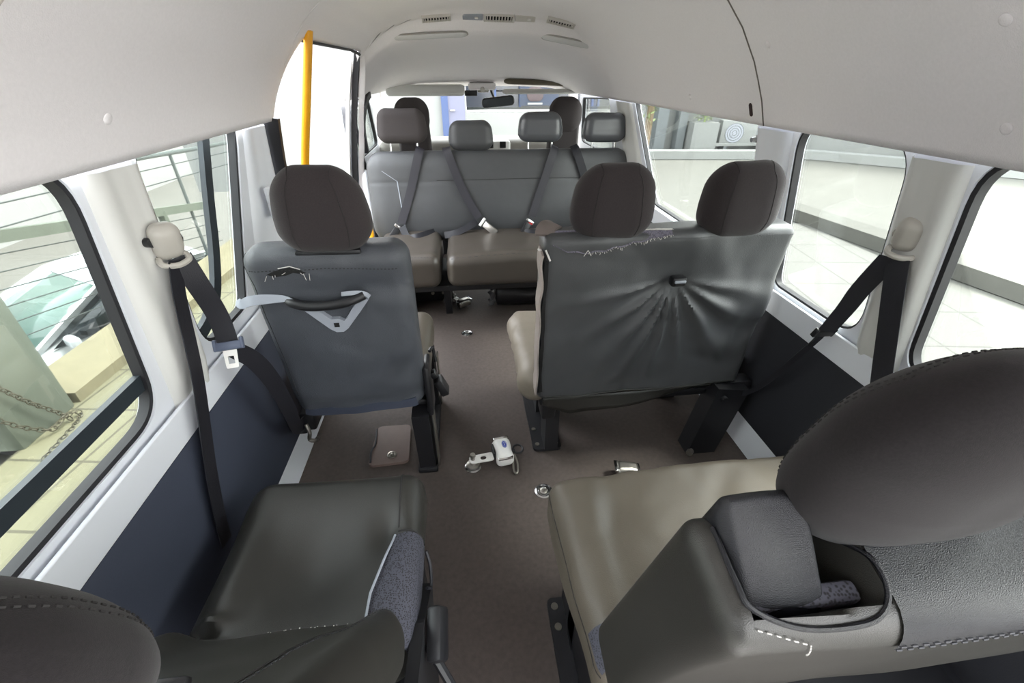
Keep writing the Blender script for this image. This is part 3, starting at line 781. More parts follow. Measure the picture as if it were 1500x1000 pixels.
# leather top cap right of the pocket with stitched rear edge
bm = new(); A = []; n = 40
for i in range(n + 1):
    x = NX1 + 0.004 + (HWX - 0.004 - NX1) * i / n; row = []
    for k in range(13):
        q = k / 12
        if q < 0.30: row.append(bm.verts.new(C.map(x, -TH / 2, HB / 2 - 0.035 + 0.035 * q / 0.30, 0.0025)))
        else: row.append(bm.verts.new(C.map(x, -TH / 2 + TH * (q - 0.30) / 0.70, HB / 2, 0.0025)))
    A.append(row)
for a, b in zip(A, A[1:]):
    for k in range(12): bm.faces.new((a[k], a[k + 1], b[k + 1], b[k]))
cap = build('top_cap', bm, M['leather'], bk)
bm = new(); pts = C.line([(NX1 + 0.006, -TH / 2, HB / 2 - 0.034), (HWX - .01, -TH / 2, HB / 2 - 0.034)], 120, 0.0030); dashes(bm, pts, 0.0011, 2)
pts = C.line([(NX1 + 0.006, -TH / 2, HB / 2 - 0.027), (HWX - .01, -TH / 2, HB / 2 - 0.027)], 120, 0.0030); dashes(bm, pts, 0.0011, 2); build('double_stitching', bm, M['stitchg'], cap)
# rolled edge round the opening
bm = new(); e = [(NX0 - 0.004, TH / 2 - 0.02), (NX0 - 0.004, -0.01), (NX0, -TH / 2 + 0.03), (NX0 + 0.03, -TH / 2 + 0.014), ((NX0 + NX1) / 2, -TH / 2 + 0.008), (NX1 - 0.02, -TH / 2 + 0.014), (NX1 + 0.003, -TH / 2 + 0.035), (NX1 + 0.004, 0.0), (NX1 - .006, TH / 2 - 0.025)]
tube(bm, smooth_path([C.map(x, y, HB / 2, 0.001) for x, y in e], 6), 0.0028, 7); build('pocket_edge', bm, M['leather'], bk)
bm = new(); pts = C.line([(NX0, -TH / 2 + .012, HB / 2), (NX0 + 0.05, -TH / 2, HB / 2 - .015), (NX0 + 0.055, -TH / 2, HB / 2 - .04)], 12, 0.002); dashes(bm, pts, 0.0007, 2); build('pale_stitching', bm, M['thread'], bk)
bm = new(); box(bm, ((NX0 + NX1) / 2, -TH / 2 + 0.036, HB / 2 - 0.03), (NX1 - NX0 - 0.02, 0.02, 0.03), F, bev=0.006); build('pocket_lining', bm, M['mesh'], bk)
# armrest pad
def far(p, raw):
    y = p.y; z = p.z + 0.012 * (1 - (p.x / 0.06) ** 2) * (1 if raw.z > 0 else 0)
    if raw.z > 0: z += 0.55 * (p.y - 0.03)
    return V((p.x * (1 + 0.06 * (p.y / 0.05)), y, z))
bm = new(); Cushion((0.092, 0.100, 0.16), (0.012, 0.016, 0.016), F @ Matrix.Translation(((NX0 + NX1) / 2 - 0.020, 0.012, HB / 2 - 0.064)), far, n=(8, 10, 8), k=6).add(bm); build('armrest', bm, M['leather'], S)
headrest(S, (0.428, 0.250, 1.022), (0.256, 0.12, 0.275), 13, M['cloth'], stems=0.02, taper=0.14, r=(0.11, 0.058, 0.105), nseed=8, seams=False)
hr = [o for o in S.children if o.name.startswith('headrest')][-1]
headrest(S, (0.83, 0.250, 1.020), (0.268, 0.12, 0.27), 13, M['cloth'], stems=0.02, taper=0.14, r=(0.11, 0.058, 0.105), nseed=9, seams=False)
# frame and feet
bm = new(); box(bm, (0.61, 0.50, 0.215), (0.74, 0.44, 0.03), bev=0.01); build('seat_frame', bm, M['blackm'], S)
bm = new(); prism(bm, [(0.15, 0.05), (0.66, 0.05), (0.66, 0.09), (0.40, 0.23), (0.15, 0.30)], 0, 0.215, 0.255); sp = build('side_plate', bm, M['blackm'], S, smooth=False)
bm = new(); prism(bm, rpoly([(0.175, 0.12), (0.265, 0.12), (0.265, 0.68), (0.175, 0.68)], 0.02), 2, 0.0, 0.012); fp = build('floor_plate', bm, M['blackm'], S, smooth=False)
for y in (0.655, 0.60, 0.39, 0.20):
    bm = new(); cyl(bm, (0.195, y, 0.012), (0.195, y, 0.0155), 0.010, 14); cyl(bm, (0.195, y, 0.0155), (0.195, y, 0.017), 0.004, 8); build('screw', bm, M['bolt'], fp)
bm = new(); prism(bm, [(0.178, 0.30), (0.196, 0.30), (0.192, 0.335)], 2, 0.012, 0.014); build('white_mark', bm, M['white'], fp)
for (x, y) in ((0.235, 0.56), (0.235, 0.20), (0.93, 0.56), (0.93, 0.20)):
    bm = new(); box(bm, (x, y, 0.115), (0.04, 0.06, 0.20), bev=0.004); build('leg', bm, M['blackm'], S)

# ---------- left single seat, rear row
S = thing('passenger_seat', 'nearest single seat with sagging grey cushion and mesh side, lower left by the dark panel', 'seat', (-0.37, 0.55, 0))
def fL4(p, raw):
    x, y, z = p
    if raw.z > 0:
        z += 0.02 * gauss(p.y - 0.18, 0.07) * 0.7
        z -= 0.046 * math.exp(-((p.x + 0.0) / 0.13) ** 2 - ((p.y + 0.03) / 0.13) ** 2)
        z -= 0.020 * math.exp(-((p.x - 0.15) / 0.04) ** 2 - ((p.y - 0.05) / 0.05) ** 2)
        z += 0.014 * gauss(p.x + 0.16, 0.03) * gauss(p.y + 0.02, 0.14)
        z += 0.016 * math.exp(-((p.x + 0.17) / 0.025) ** 2 - ((p.y + 0.135) / 0.012) ** 2) - 0.016 * math.exp(-((p.x + 0.165) / 0.03) ** 2 - ((p.y + 0.16) / 0.015) ** 2)
        z += 0.006 * nz(p, 7, 12)
    if p.y > .15: x *= 1 - 0.25 * max(0, p.y - .15) * (1 if p.x < 0 else 0.3)
    return V((x, y, z))
C = Cushion((0.455, 0.47, 0.15), (0.06, 0.05, 0.06), frame((-0.375, 0.635, 0.325), -2), fL4, n=(40, 40, 4), k=7)
bm = new(); C.add(bm); cu = build('seat_cushion', bm, M['oliv'], S)
bm = new(); tube(bm, C.line([(0.168, 0.235, 0.0), (0.168, 0.235, 0.075), (0.172, 0.06, 0.075)], 30, 0.0008), 0.0022, 6); build('piping', bm, M['stitch'], cu)
bm = new(); tube(bm, C.line([(0.172, 0.05, 0.075), (0.2275, 0.045, 0.075), (0.2275, 0.045, 0.0)], 14, 0.001), 0.0018, 6); build('cover_hem', bm, M['stitch'], cu)
# uncovered mesh flank of the cushion
bm = new(); A = []
for i in range(25):
    y = 0.042 - 0.26 * i / 24; row = []
    for k in range(11):
        q = k / 10; xi = 0.165 - 0.03 * min(1, i / 14)
        if q < 0.5: row.append(bm.verts.new(C.map(xi + (0.2275 - xi) * q * 2, y, 0.075, 0.0015)))
        else: row.append(bm.verts.new(C.map(0.2275, y, 0.075 - 0.13 * (q - 0.5) * 2, 0.0015)))
    A.append(row)
for a, b in zip(A, A[1:]):
    for k in range(10): bm.faces.new((a[k], a[k + 1], b[k + 1], b[k]))
build('mesh_flank', bm, M['mesh'], cu)
bm = new(); tube(bm, [C.map(0.165 - 0.03 * min(1, i / 14), 0.042 - 0.26 * i / 24, 0.075, 0.003 + 0.006 * math.sin(i / 24 * PI)) for i in range(25)], 0.0028, 6); build('loose_cover_edge', bm, M['greyp'], cu)
HB = 0.56
F = frame((-0.375, 0.262, 0.627), 36)
def fL4b(p, raw):
    x, y, z = p; t = z / HB + .5
    if raw.y > 0:
        y += 0.018 * (gauss(abs(p.x) - 0.19, 0.04) - 0.2) + 0.006 * nz((p.x, 0, p.z), 7, 6)
    x *= 1 - 0.10 * max(0, t - .5)
    return V((x, y, z))
C = Cushion((0.45, 0.11, HB), (0.05, 0.05, 0.07), F, fL4b, n=(30, 4, 24), k=6)
bm = new(); C.add(bm); bk = build('backrest', bm, M['oliv'], S)
bm = new(); pp = C.line([(0.212, 0.055, -0.268), (0.16, 0.055, -0.215), (0.10, 0.055, -0.13), (0.08, 0.055, -0.06), (0.08, 0.055, 0.2)], 16, 0.0006)
tube(bm, pp, 0.0020, 6); build('piping', bm, M['stitch'], bk)
bm = new(); pp = C.line([(0.218, 0.055, -0.262), (0.167, 0.055, -0.210), (0.107, 0.055, -0.126), (0.087, 0.055, -0.06), (0.087, 0.055, 0.1)], 26, 0.0006); dashes(bm, pp, 0.0010, 2); build('stitching', bm, M['stitchg'], bk)
bm = new()
for i in range(26):
    x = random.uniform(-0.02, 0.12); z = random.uniform(-0.26, -0.20); q = C.map(x, 0.055, z, 0.001); rr = random.choice((0.0008, 0.001, 0.0016))
    bmesh.ops.create_icosphere(bm, subdivisions=1, radius=rr, matrix=Matrix.Translation(q))
cr = build('crumbs', bm, M['thread'], bk); cr['kind'] = 'stuff'
headrest(S, (-0.362, 0.152, 1.010), (0.255, 0.12, 0.25), 16, M['cloth'], stems=0.05, taper=0.14, r=(0.11, 0.058, 0.105), nseed=11, seams=False)
bm = new(); box(bm, (-0.375, 0.58, 0.235), (0.40, 0.40, 0.03), bev=0.01); build('seat_frame', bm, M['blackm'], S)
bm = new(); prism(bm, [(0.20, 0.02), (0.50, 0.02), (0.62, 0.26), (0.48, 0.36), (0.30, 0.42), (0.20, 0.42)], 0, -0.155, -0.130); build('side_plate', bm, M['plast'], S, smooth=False)
bm = new(); F2 = frame((-0.105, 0.47, 0.33), 20, 0, -18); box(bm, (0, 0, 0), (0.035, 0.10, 0.05), F2, bev=0.01); tube(bm, [F2 @ V((-.02, -.02, 0)), F2 @ V((0.01, -0.10, -.07))], 0.010, 8); build('recliner_lever', bm, M['plast'], S)
bm = new(); tube(bm, smooth_path([(-0.14, 0.66, 0.33), (-0.132, 0.64, 0.30), (-0.13, 0.60, 0.28), (-0.137, 0.585, 0.30)]), 0.004, 6); build('pull_loop', bm, M['belt'], S)
for (x, y) in ((-0.19, 0.72), (-0.19, 0.40), (-0.56, 0.72), (-0.56, 0.40)):
    bm = new(); box(bm, (x, y, 0.11), (0.04, 0.06, 0.22), bev=0.004); build('leg', bm, M['blackm'], S)

# ---------- bench facing rearwards behind the cab
S = thing('bench', 'wide grey vinyl bench with four headrests facing rearwards behind the cab', 'bench', (0.22, 2.7, 0))
def fB(p, raw):
    x, y, z = p; t = z / 0.52 + .5
    if raw.y < 0: y += 0.010 * nz((p.x, 0, p.z), 4, 3) + 0.004 * gauss(t - 0.68, 0.012) - 0.02 * gauss(t - .3, .35)
    return V((x, y, z))
BW = 1.63; BXC = 0.245
F = frame((BXC, 2.865, 0.655), -8)
C = Cushion((BW, 0.14, 0.535), (0.10, 0.05, 0.10), F, fB, n=(60, 3, 30), k=8)
bm = new(); C.add(bm); bk = build('backrest', bm, M['vinyl'], S)
bm = new(); tube(bm, C.line([(-0.40, -0.07, 0.10), (0.72, -0.07, 0.10)], 50, 0.0004), 0.0016, 5); build('seam', bm, M['stitch'], bk)
bm = new(); tube(bm, C.line([(-0.635, -0.07, 0.10), (-0.62, -0.07, -0.08), (-0.615, -0.07, -0.20)], 14, 0.0010), 0.0035, 6); tube(bm, C.line([(-0.635, -0.07, 0.10), (-0.72, -0.07, 0.16)], 8, 0.0006), 0.0016, 6); build('split_seam', bm, M['greyp'], bk)
for i, (x, w, zc, h, st, sd) in enumerate(((-0.335, 0.29, 1.055, 0.185, 0.07, 1), (0.066, 0.268, 1.00, 0.165, 0.02, 2), (0.488, 0.272, 1.04, 0.165, 0.06, 3), (0.888, 0.272, 1.035, 0.165, 0.06, 4))):
    headrest(S, (x, 2.90, zc), (w, 0.11, h), -6, M['vgloss'] if i > 1 else M['seatd'] if i == 0 else M['vinyl'], seams=False, taper=0.16, r=(0.055, 0.052, 0.05), stems=st, stemm='chrome', nseed=sd, base=False)
def cush(x0, x1, sd):
    bm = new(); Cushion((x1 - x0, 0.55, 0.19), (0.05, 0.06, 0.055), frame(((x0 + x1) / 2, 2.575, 0.365)), fcu(sd, 0.005), n=(18, 12, 4), k=6).add(bm)
    o = build('seat_cushion', bm, M['benchc'], S)
    Cq = Cushion((x1 - x0, 0.55, 0.19), (0.05, 0.06, 0.055), frame(((x0 + x1) / 2, 2.575, 0.365)), fcu(sd, 0.005))
    bm = new(); dashes(bm, Cq.line([(-(x1 - x0) / 2 + .02, -0.26, 0.095), ((x1 - x0) / 2 - .02, -0.26, 0.095)], 40, 0.0006), 0.0012, 2); build('stitching', bm, M['stitchg'], o)
cush(-0.52, -0.150, 4); cush(-0.115, 0.62, 6); cush(0.65, 1.03, 8)
bm = new(); box(bm, (0.24, 2.60, 0.245), (1.48, 0.46, 0.04), bev=0.01); build('seat_frame', bm, M['blackm'], S)
for x in (-0.42, -0.13, 0.63, 0.98):
    bm = new(); prism(bm, [(2.52, 0), (2.84, 0), (2.78, 0.24), (2.42, 0.24)], 0, x - 0.02, x + 0.02); build('leg', bm, M['blackm'], S, smooth=False)
bm = new(); box(bm, (-0.28, 2.74, 0.09), (0.36, 0.05, 0.18), bev=0.01); cb = build('cross_bar', bm, M['blackm'], S)
for x in (-0.24, -0.17): 
    bm = new(); cyl(bm, (x, 2.716, 0.06), (x, 2.708, 0.06), 0.011, 12); build('bolt', bm, M['bolt'], cb)
# cab seats
def cab_seat(x, label, sw):
    S = thing('front_chair', label, 'seat', (x, 3.65, 0.0))
    F = frame((x, 3.62, 0.68), 8)
    def f(p, raw):
        t = p.z / 0.75 + .5
        k = 1.0 if t < .48 else 1 - 0.52 * min(1, (t - .48) / 0.18) ** 1.4 * 1 - 0.10 * max(0, t - .66)
        return V((p.x * k, p.y * (1 - .25 * max(0, t - .6)), p.z))
    bm = new(); Cushion((0.50, 0.12, 0.72), (0.06, 0.05, 0.06), F, f, n=(14, 3, 30)).add(bm); build('backrest', bm, M['seatd'], S)
    bm = new(); Cushion((0.245, 0.11, 0.24), (0.09, 0.05, 0.10), frame((x, 3.545, 1.055), 6), None, n=(8, 3, 8), k=7).add(bm); build('headrest', bm, M['seatd'], S)
    bm = new(); Cushion((0.50, 0.40, 0.14), 0.05, frame((x, 3.78, 0.36)), None, n=(8, 8, 2)).add(bm); build('seat_cushion', bm, M['seatd'], S)
    bm = new(); box(bm, (x, 3.77, 0.15), (0.46, 0.36, 0.30), bev=0.02); build('seat_base', bm, M['blackm'], S)
    return S
cab_seat(-0.33, 'dark cloth cab seat on the left, its rounded top behind the leftmost bench headrest', 0.25)
cab_seat(0.78, 'dark cloth driver seat on the right, its top between the two right bench headrests', 0.25)

# ------------------------------------------------------------------ seat belts on the pillars
def webbing(name, pts, nrm, w, root, m='belt', n=8, th=0.0022):
    bm = new(); pp = smooth_path(pts, n)
    if isinstance(nrm, list):
        nn = []
        k = len(nrm) - 1
        for i in range(len(pp)):
            f = i / (len(pp) - 1) * k; j = min(int(f), k - 1); nn.append(V(nrm[j]).lerp(V(nrm[j + 1]), f - j))
    else: nn = nrm
    sweep(bm, pp, nn, w, th); return build(name, bm, M[m], root)

def belt_cover(root, c, side, yawdeg):
    F = frame(c, 12, yawdeg) @ Matrix.Scale(0.72, 4)
    def f(p, raw):
        t = p.z / 0.10 + .5; k = 1 - 0.25 * max(0, .3 - t)
        return V((p.x * k, p.y + 0.02 * (t - .5) ** 2, p.z))
    bm = new(); Cushion((0.080, 0.05, 0.112), (0.030, 0.022, 0.032), F, f, n=(6, 3, 8), k=8).add(bm)
    o = build('anchor_cover', bm, M['coverp'], root)
    bm = new(); P = [F @ V(q) for q in ((-0.036, -0.004, -0.048), (-0.034, -0.024, -0.058), (0, -0.034, -0.063), (0.034, -0.024, -0.058), (0.036, -0.004, -0.048), (0.02, 0.006, -0.046), (-0.02, 0.006, -0.046))]
    tube(bm, smooth_path(P + [P[0]], 5), 0.0065, 8); build('belt_loop', bm, M['coverp'], o)
    bm = new(); cyl(bm, F @ V((-0.02 * side, 0.0, 0.0)), F @ V((-0.02 * side + (0.0), 0.05, 0.0)), 0.018, 14); build('anchor_post', bm, M['plast'] if side < 0 else M['coverp'], o)

def tongue(root, c, xdir, ydir, mplate='white', mgrip='plast', w=0.066):
    """plate tongue: grip bar across the belt and a slotted metal plate; xdir across, ydir along the belt (downwards)"""
    x = V(xdir).normalized(); y = V(ydir).normalized(); y = (y - x * x.dot(y)).normalized(); z = x.cross(y)
    Mx = Matrix.Translation(V(c)) @ Matrix((x, y, z)).transposed().to_4x4()
    bm = new(); box(bm, (0, 0, 0), (w, 0.022, 0.013), Mx, bev=0.005); box(bm, (-w * .46, -0.004, 0), (0.008, 0.03, 0.014), Mx, bev=0.003); box(bm, (w * .46, -0.004, 0), (0.008, 0.03, 0.014), Mx, bev=0.003)
    g = build('tongue_grip', bm, M[mgrip], root)
    bm = new(); o = rpoly([(-0.016, 0.006), (0.016, 0.006), (0.014, 0.056), (-0.014, 0.056)], 0.004, 3); h = rpoly([(-0.007, 0.026), (0.007, 0.026), (0.007, 0.045), (-0.007, 0.045)], 0.001, 2)
    holed_sheet(bm, o, [h], lambda p: Mx @ V((p[0], p[1], -0.001)), tuple(z * 0.002)); build('tongue_plate', bm, M[mplate], g, smooth=False)
    return g

B = thing('seat_belt', 'black seat belt with hanging silver tongue on the left pillar, pale cover at its top', 'seat belt', (-0.65, 0.95, 0.35))
belt_cover(B, (-0.632, 0.975, 1.022), -1, 48)
webbing('strap', [(-0.632, 0.975, 0.975), (-0.635, 0.945, 0.90), (-0.642, 0.90, 0.72), (-0.652, 0.82, 0.50), (-0.655, 0.775, 0.36), (-0.655, 0.76, 0.30)], V((1, 0.02, 0)), 0.046, B)
webbing('strap', [(-0.625, 0.985, 0.985), (-0.615, 0.99, 0.92), (-0.605, 1.0, 0.83), (-0.60, 0.99, 0.755)], [(0.6, -0.8, 0.2), (0.3, -0.95, 0.2), (0.15, -1, 0.25)], 0.047, B)
tongue(B, (-0.598, 0.985, 0.752), (1, 0.15, 0.04), (0.12, -0.55, -1), 'white', 'bluegrip')
webbing('lap_strap', [(-0.590, 0.99, 0.735), (-0.57, 1.02, 0.68), (-0.565, 1.06, 0.58), (-0.575, 1.11, 0.44), (-0.60, 1.172, 0.31), (-0.61, 1.24, 0.27)], [(0.3, -1, 0.2), (0.8, -0.6, 0.2), (0.9, -0.5, 0.1)], 0.046, B)
bm = new(); cyl(bm, (-0.664, 0.955, 1.028), (-0.645, 0.95, 1.028), 0.010, 12); build('bolt_cap', bm, M['plast'], B)

B = thing('seat_belt', 'black seat belt with plastic slider on the right pillar, pale cover at its top', 'seat belt', (1.03, 0.90, 0.40))
belt_cover(B, (1.005, 0.868, 1.012), 1, -48)
webbing('strap', [(0.998, 0.862, 0.955), (1.003, 0.84, 0.88), (1.022, 0.80, 0.72), (1.052, 0.76, 0.52), (1.055, 0.75, 0.38)], V((-1, -0.3, 0)), 0.047, B)
webbing('strap', [(0.988, 0.872, 0.958), (0.992, 0.912, 0.86), (0.998, 0.935, 0.79), (1.003, 0.968, 0.70)], [(-0.5, -0.85, 0.2), (-0.35, -0.9, 0.2), (-0.2, -1, 0.2)], 0.048, B)
tongue(B, (1.003, 0.974, 0.692), (1, 0.12, -0.10), (-0.25, 0.3, -1), 'plast', 'plast', 0.07)
webbing('lap_strap', [(1.0, 0.975, 0.68), (0.992, 1.02, 0.575), (0.995, 1.10, 0.42), (1.0, 1.18, 0.31), (1.0, 1.23, 0.28)], [(-0.4, -1, 0.1), (-0.9, -0.4, 0.1), (-0.9, -0.3, 0)], [0.02] * 0 or 0.016, B)

bm = new(); cyl(bm, (1.034, 1.50, 1.137), (1.006, 1.50, 1.137), 0.022, 18); o = tag(build('anchor_bolt', bm, M['bolt'], None), 'round belt anchor bolt on the right pillar under the headliner joint', 'bolt')
bm = new(); cyl(bm, (1.010, 1.50, 1.137), (0.985, 1.50, 1.137), 0.013, 6); cyl(bm, (0.985, 1.50, 1.137), (0.968, 1.50, 1.134), 0.008, 12); build('bolt_head', bm, M['chrome'], o)

# ------------------------------------------------------------------ belts of the bench
def bench_belt(label, strap, buck, lap, m='beltw', bcol='plast', silver=False):
    B = thing('bench_belt', label, 'seat belt', strap[-1], 'seat belts across the bench back')
    webbing('strap', strap, V((0, -1, 0.15)), 0.048, B, m)
    if buck:
        a, b = V(buck[0]), V(buck[1]); y = (b - a).normalized(); x = y.cross(V((0, -1, 0))).normalized(); z = x.cross(y)
        Mx = Matrix.Translation((a + b) / 2) @ Matrix((x, y, z)).transposed().to_4x4()
        L = (b - a).length
        bm = new(); box(bm, (0, L * 0.08, 0), (0.042, L * .72, 0.022), Mx, bev=0.006); bu = build('buckle', bm, M[bcol if not silver else 'steel'], B)
        bm = new(); box(bm, (0, -L * .40, 0), (0.058, 0.018, 0.016), Mx, bev=0.004); build('tongue', bm, M['chrome'] if not silver else M['white'], B)
        if bcol == 'plast' and not silver: pass
        bm = new(); tube(bm, smooth_path([Mx @ V((0, L * .4, 0)), Mx @ V((0.01, L * .6, 0.0)), Mx @ V((0.0, L * .8, -0.01))], 4), 0.009, 8); build('buckle_stalk', bm, M['plast'] if not silver else M['chrome'], B)
        return_b = bu
    if lap: webbing('lap_strap', lap, [(0, -1, 0.2), (0, -0.7, 0.8), (0, -0.9, 0.4)], 0.042, B, 'belt')
    return B
yt, yl = 2.815, 2.74
bench_belt('worn bench belt clipped to a dark buckle, on the left end of the bench back', [(-0.235, 2.86, 0.942), (-0.25, 2.815, 0.91), (-0.32, 2.775, 0.70), (-0.39, 2.735, 0.53)], [(-0.40, 2.728, 0.52), (-0.465, 2.70, 0.44)], [(-0.385, 2.72, 0.515), (-0.355, 2.68, 0.46), (-0.30, 2.645, 0.472), (-0.23, 2.69, 0.475), (-0.19, 2.74, 0.47)])
bench_belt('worn bench belt with silver tongue, below the second headrest from the left', [(-0.085, 2.86, 0.942), (-0.075, 2.815, 0.91), (0.0, 2.775, 0.71), (0.09, 2.735, 0.55)], [(0.10, 2.725, 0.535), (0.20, 2.67, 0.462)], [(0.075, 2.735, 0.53), (0.02, 2.72, 0.50), (-0.06, 2.70, 0.47), (-0.13, 2.71, 0.455)], silver=True)
b3 = bench_belt('worn bench belt with red tipped buckle, below the third headrest from the left', [(0.575, 2.86, 0.942), (0.56, 2.815, 0.91), (0.49, 2.775, 0.72), (0.425, 2.735, 0.55)], [(0.415, 2.725, 0.53), (0.36, 2.69, 0.45)], [(0.35, 2.70, 0.462), (0.42, 2.66, 0.47), (0.50, 2.69, 0.475)])
bm = new(); box(bm, (0.405, 2.716, 0.508), (0.04, 0.014, 0.014), frame((0, 0, 0)), bev=0.003); build('release_button', bm, M['red'], b3)
bench_belt('dark bench belt running behind the cloth headrest, nearest the right end of the bench', [(0.69, 2.86, 0.942), (0.705, 2.815, 0.91), (0.76, 2.785, 0.77), (0.84, 2.74, 0.55)], [(0.85, 2.735, 0.53), (0.89, 2.70, 0.45)], None, 'belt')

# ------------------------------------------------------------------ wheelchair clamps and floor fittings
def lathe(bm, c, prof, n=24):
    rings = [[bm.verts.new((c[0] + r * math.cos(2 * PI * k / n), c[1] + r * math.sin(2 * PI * k / n), c[2] + z)) for k in range(n)] for r, z in prof]
    for a, b in zip(rings, rings[1:]):
        for k in range(n): bm.faces.new((a[k], a[(k + 1) % n], b[(k + 1) % n], b[k]))
    bm.faces.new(rings[-1])
def floor_anchor(c, label):
    o = thing('floor_anchor', label, 'floor anchor', (c[0], c[1], 0), 'round floor anchors')
    bm = new(); lathe(bm, (c[0], c[1], 0), [(0.034, 0.0), (0.033, 0.004), (0.027, 0.006), (0.025, 0.003), (0.0205, 0.003), (0.0195, 0.006), (0.015, 0.0065), (0.013, 0.002)]); build('ring', bm, M['chrome'], o)
    bm = new(); lathe(bm, (c[0], c[1], 0.002), [(0.0125, 0), (0.0125, 0.001), (0.008, 0.0025)]); build('socket', bm, M['steel'], o)
    return o
floor_anchor((-0.024, 2.255), 'small round steel anchor set in the bare floor in front of the bench')
floor_anchor((0.235, 1.07), 'round steel anchor in the floor at the corner of the taupe cushion')
floor_anchor((-0.022, 1.217), 'round steel anchor plugged by the silver clamp in the aisle')

def clamp(c, yaw, label, sc=1.0, hook=True, mbody='white', logo=True):
    o = thing('tie_down_clamp', label, 'wheelchair clamp', (c[0], c[1], 0))
    F = frame((c[0], c[1], 0), 0, yaw) @ Matrix.Scale(sc, 4)
    # foot with plunger
    bm = new()
    rings = []
    for r, z in ((0.022, 0.007), (0.022, 0.014), (0.012, 0.018), (0.012, 0.030), (0.007, 0.034), (0.007, 0.048), (0.010, 0.05), (0.008, 0.058)):
        rings.append([bm.verts.new(F @ V((-0.10 + r * math.cos(2 * PI * k / 18), r * math.sin(2 * PI * k / 18), z))) for k in range(18)])
    for a, b in zip(rings, rings[1:]):
        for k in range(18): bm.faces.new((a[k], a[(k + 1) % 18], b[(k + 1) % 18], b[k]))
    bm.faces.new(rings[-1]); bm.faces.new(rings[0][::-1]); build('floor_foot', bm, M['steel'], o)
    bm = new(); ol = rpoly([(-0.112, -0.016), (-0.03, -0.018), (-0.03, 0.018), (-0.112, 0.016)], 0.012, 4); h = rpoly([(-0.075, -0.009), (-0.055, -0.009), (-0.055, 0.009), (-0.075, 0.009)], 0.009, 5)
    holed_sheet(bm, ol, [h], lambda p: F @ V((p[0], p[1], 0.030)), (0, 0, 0.005)); build('link_plate', bm, M['white'], o, smooth=False)
    def f(p, raw):
        t = p.y / 0.09
        return V((p.x * (1 - 0.12 * gauss(t + 0.12, .2)), p.y, p.z - 0.016 * max(0, -t - .1)))
    bm = new(); Cushion((0.062, 0.088, 0.052), (0.02, 0.014, 0.020), F @ Matrix.Translation((0.004, 0.008, 0.037)), f, n=(5, 10, 3), k=6).add(bm); bd = build('housing', bm, M[mbody], o)
    bm = new(); box(bm, (0.004, -0.030, 0.047), (0.05, 0.018, 0.006), F, bev=0.0025); build('release_tab', bm, M['chrome'], bd)
    bm = new(); box(bm, (0.004, -0.022, 0.043), (0.032, 0.007, 0.010), F, bev=0.002); build('belt_slot', bm, M['dark'], bd)
    bm = new(); box(bm, (0.006, 0.053, 0.055), (0.052, 0.012, 0.005), F, bev=0.002); build('rear_tab', bm, M['chrome'], bd)
    if logo:
        bm = new()
        def oval(a, b, z0, z1):
            k = 20; p = [bm.verts.new(F @ V((0.010 + a * math.cos(2 * PI * i / k), 0.014 + b * math.sin(2 * PI * i / k), z0))) for i in range(k)]
            q = [bm.verts.new(F @ V((0.010 + a * math.cos(2 * PI * i / k), 0.014 + b * math.sin(2 * PI * i / k), z1))) for i in range(k)]
            bm.faces.new(q); 
            for i in range(k): bm.faces.new((p[i], p[(i + 1) % k], q[(i + 1) % k], q[i]))
        oval(0.0085, 0.016, 0.062, 0.0642); lg = build('blue_oval_badge', bm, M['blue'], bd, smooth=False)
        bm = new(); tube(bm, [F @ V((0.010 + 0.0066 * math.cos(2 * PI * i / 20), 0.014 + 0.0135 * math.sin(2 * PI * i / 20), 0.0644)) for i in range(20)], 0.0005, 4, closed=True)
        tube(bm, [F @ V((0.0095, 0.006, 0.0645)), F @ V((0.0115, 0.010, 0.0645)), F @ V((0.0085, 0.014, 0.0645)), F @ V((0.0115, 0.018, 0.0645)), F @ V((0.0095, 0.022, 0.0645))], 0.0008, 4); build('badge_mark', bm, M['white'], lg)
    bm = new(); box(bm, (-0.028, 0.012, 0.040), (0.008, 0.045, 0.03), F, bev=0.003); build('side_knob', bm, M['plast'], bd)
    if hook:
        bm = new(); tube(bm, [F @ V((0.058 + 0.017 * math.cos(a), 0.016 + 0.019 * math.sin(a), 0.028)) for a in [2 * PI * i / 22 for i in range(22)]], 0.0045, 8, closed=True); tube(bm, [F @ V((0.03, 0.010, 0.03)), F @ V((0.046, 0.012, 0.028))], 0.006, 8); build('ring', bm, M['plast'], o)
        bm = new(); P = [F @ V(q) for q in ((0.040, -0.004, 0.026), (0.044, -0.03, 0.016), (0.038, -0.060, 0.009), (0.030, -0.070, 0.008), (0.026, -0.056, 0.009), (0.030, -0.03, 0.014), (0.034, -0.012, 0.022))]
        tube(bm, smooth_path(P, 6), 0.0042, 8); build('snap_hook', bm, M['bolt'], o)
    return o
clamp((0.096, 1.235), 8, 'silver wheelchair clamp with a blue oval badge lying in the aisle', 1.18)
c2 = clamp((-0.045, 2.60), -60, 'dull wheelchair clamp with steel ring under the front of the bench', 1.0, hook=False, mbody='steel', logo=False)
bm = new(); tube(bm, [V((-0.115 + 0.016 * math.cos(2 * PI * i / 20), 2.62, 0.085 + 0.03 * math.sin(2 * PI * i / 20))) for i in range(20)], 0.006, 8, closed=True); build('ring', bm, M['chrome'], c2)
bm = new(); tube(bm, smooth_path([(-0.115, 2.62, 0.055), (-0.13, 2.62, 0.04), (-0.15, 2.63, 0.02), (-0.165, 2.63, 0.035), (-0.16, 2.63, 0.07)], 5), 0.006, 8); build('hook', bm, M['chrome'], c2)
c3 = clamp((0.57, 1.10), 80, 'steel clamp lying on the floor between the two right double seats', 1.0, hook=False, mbody='steel', logo=False)
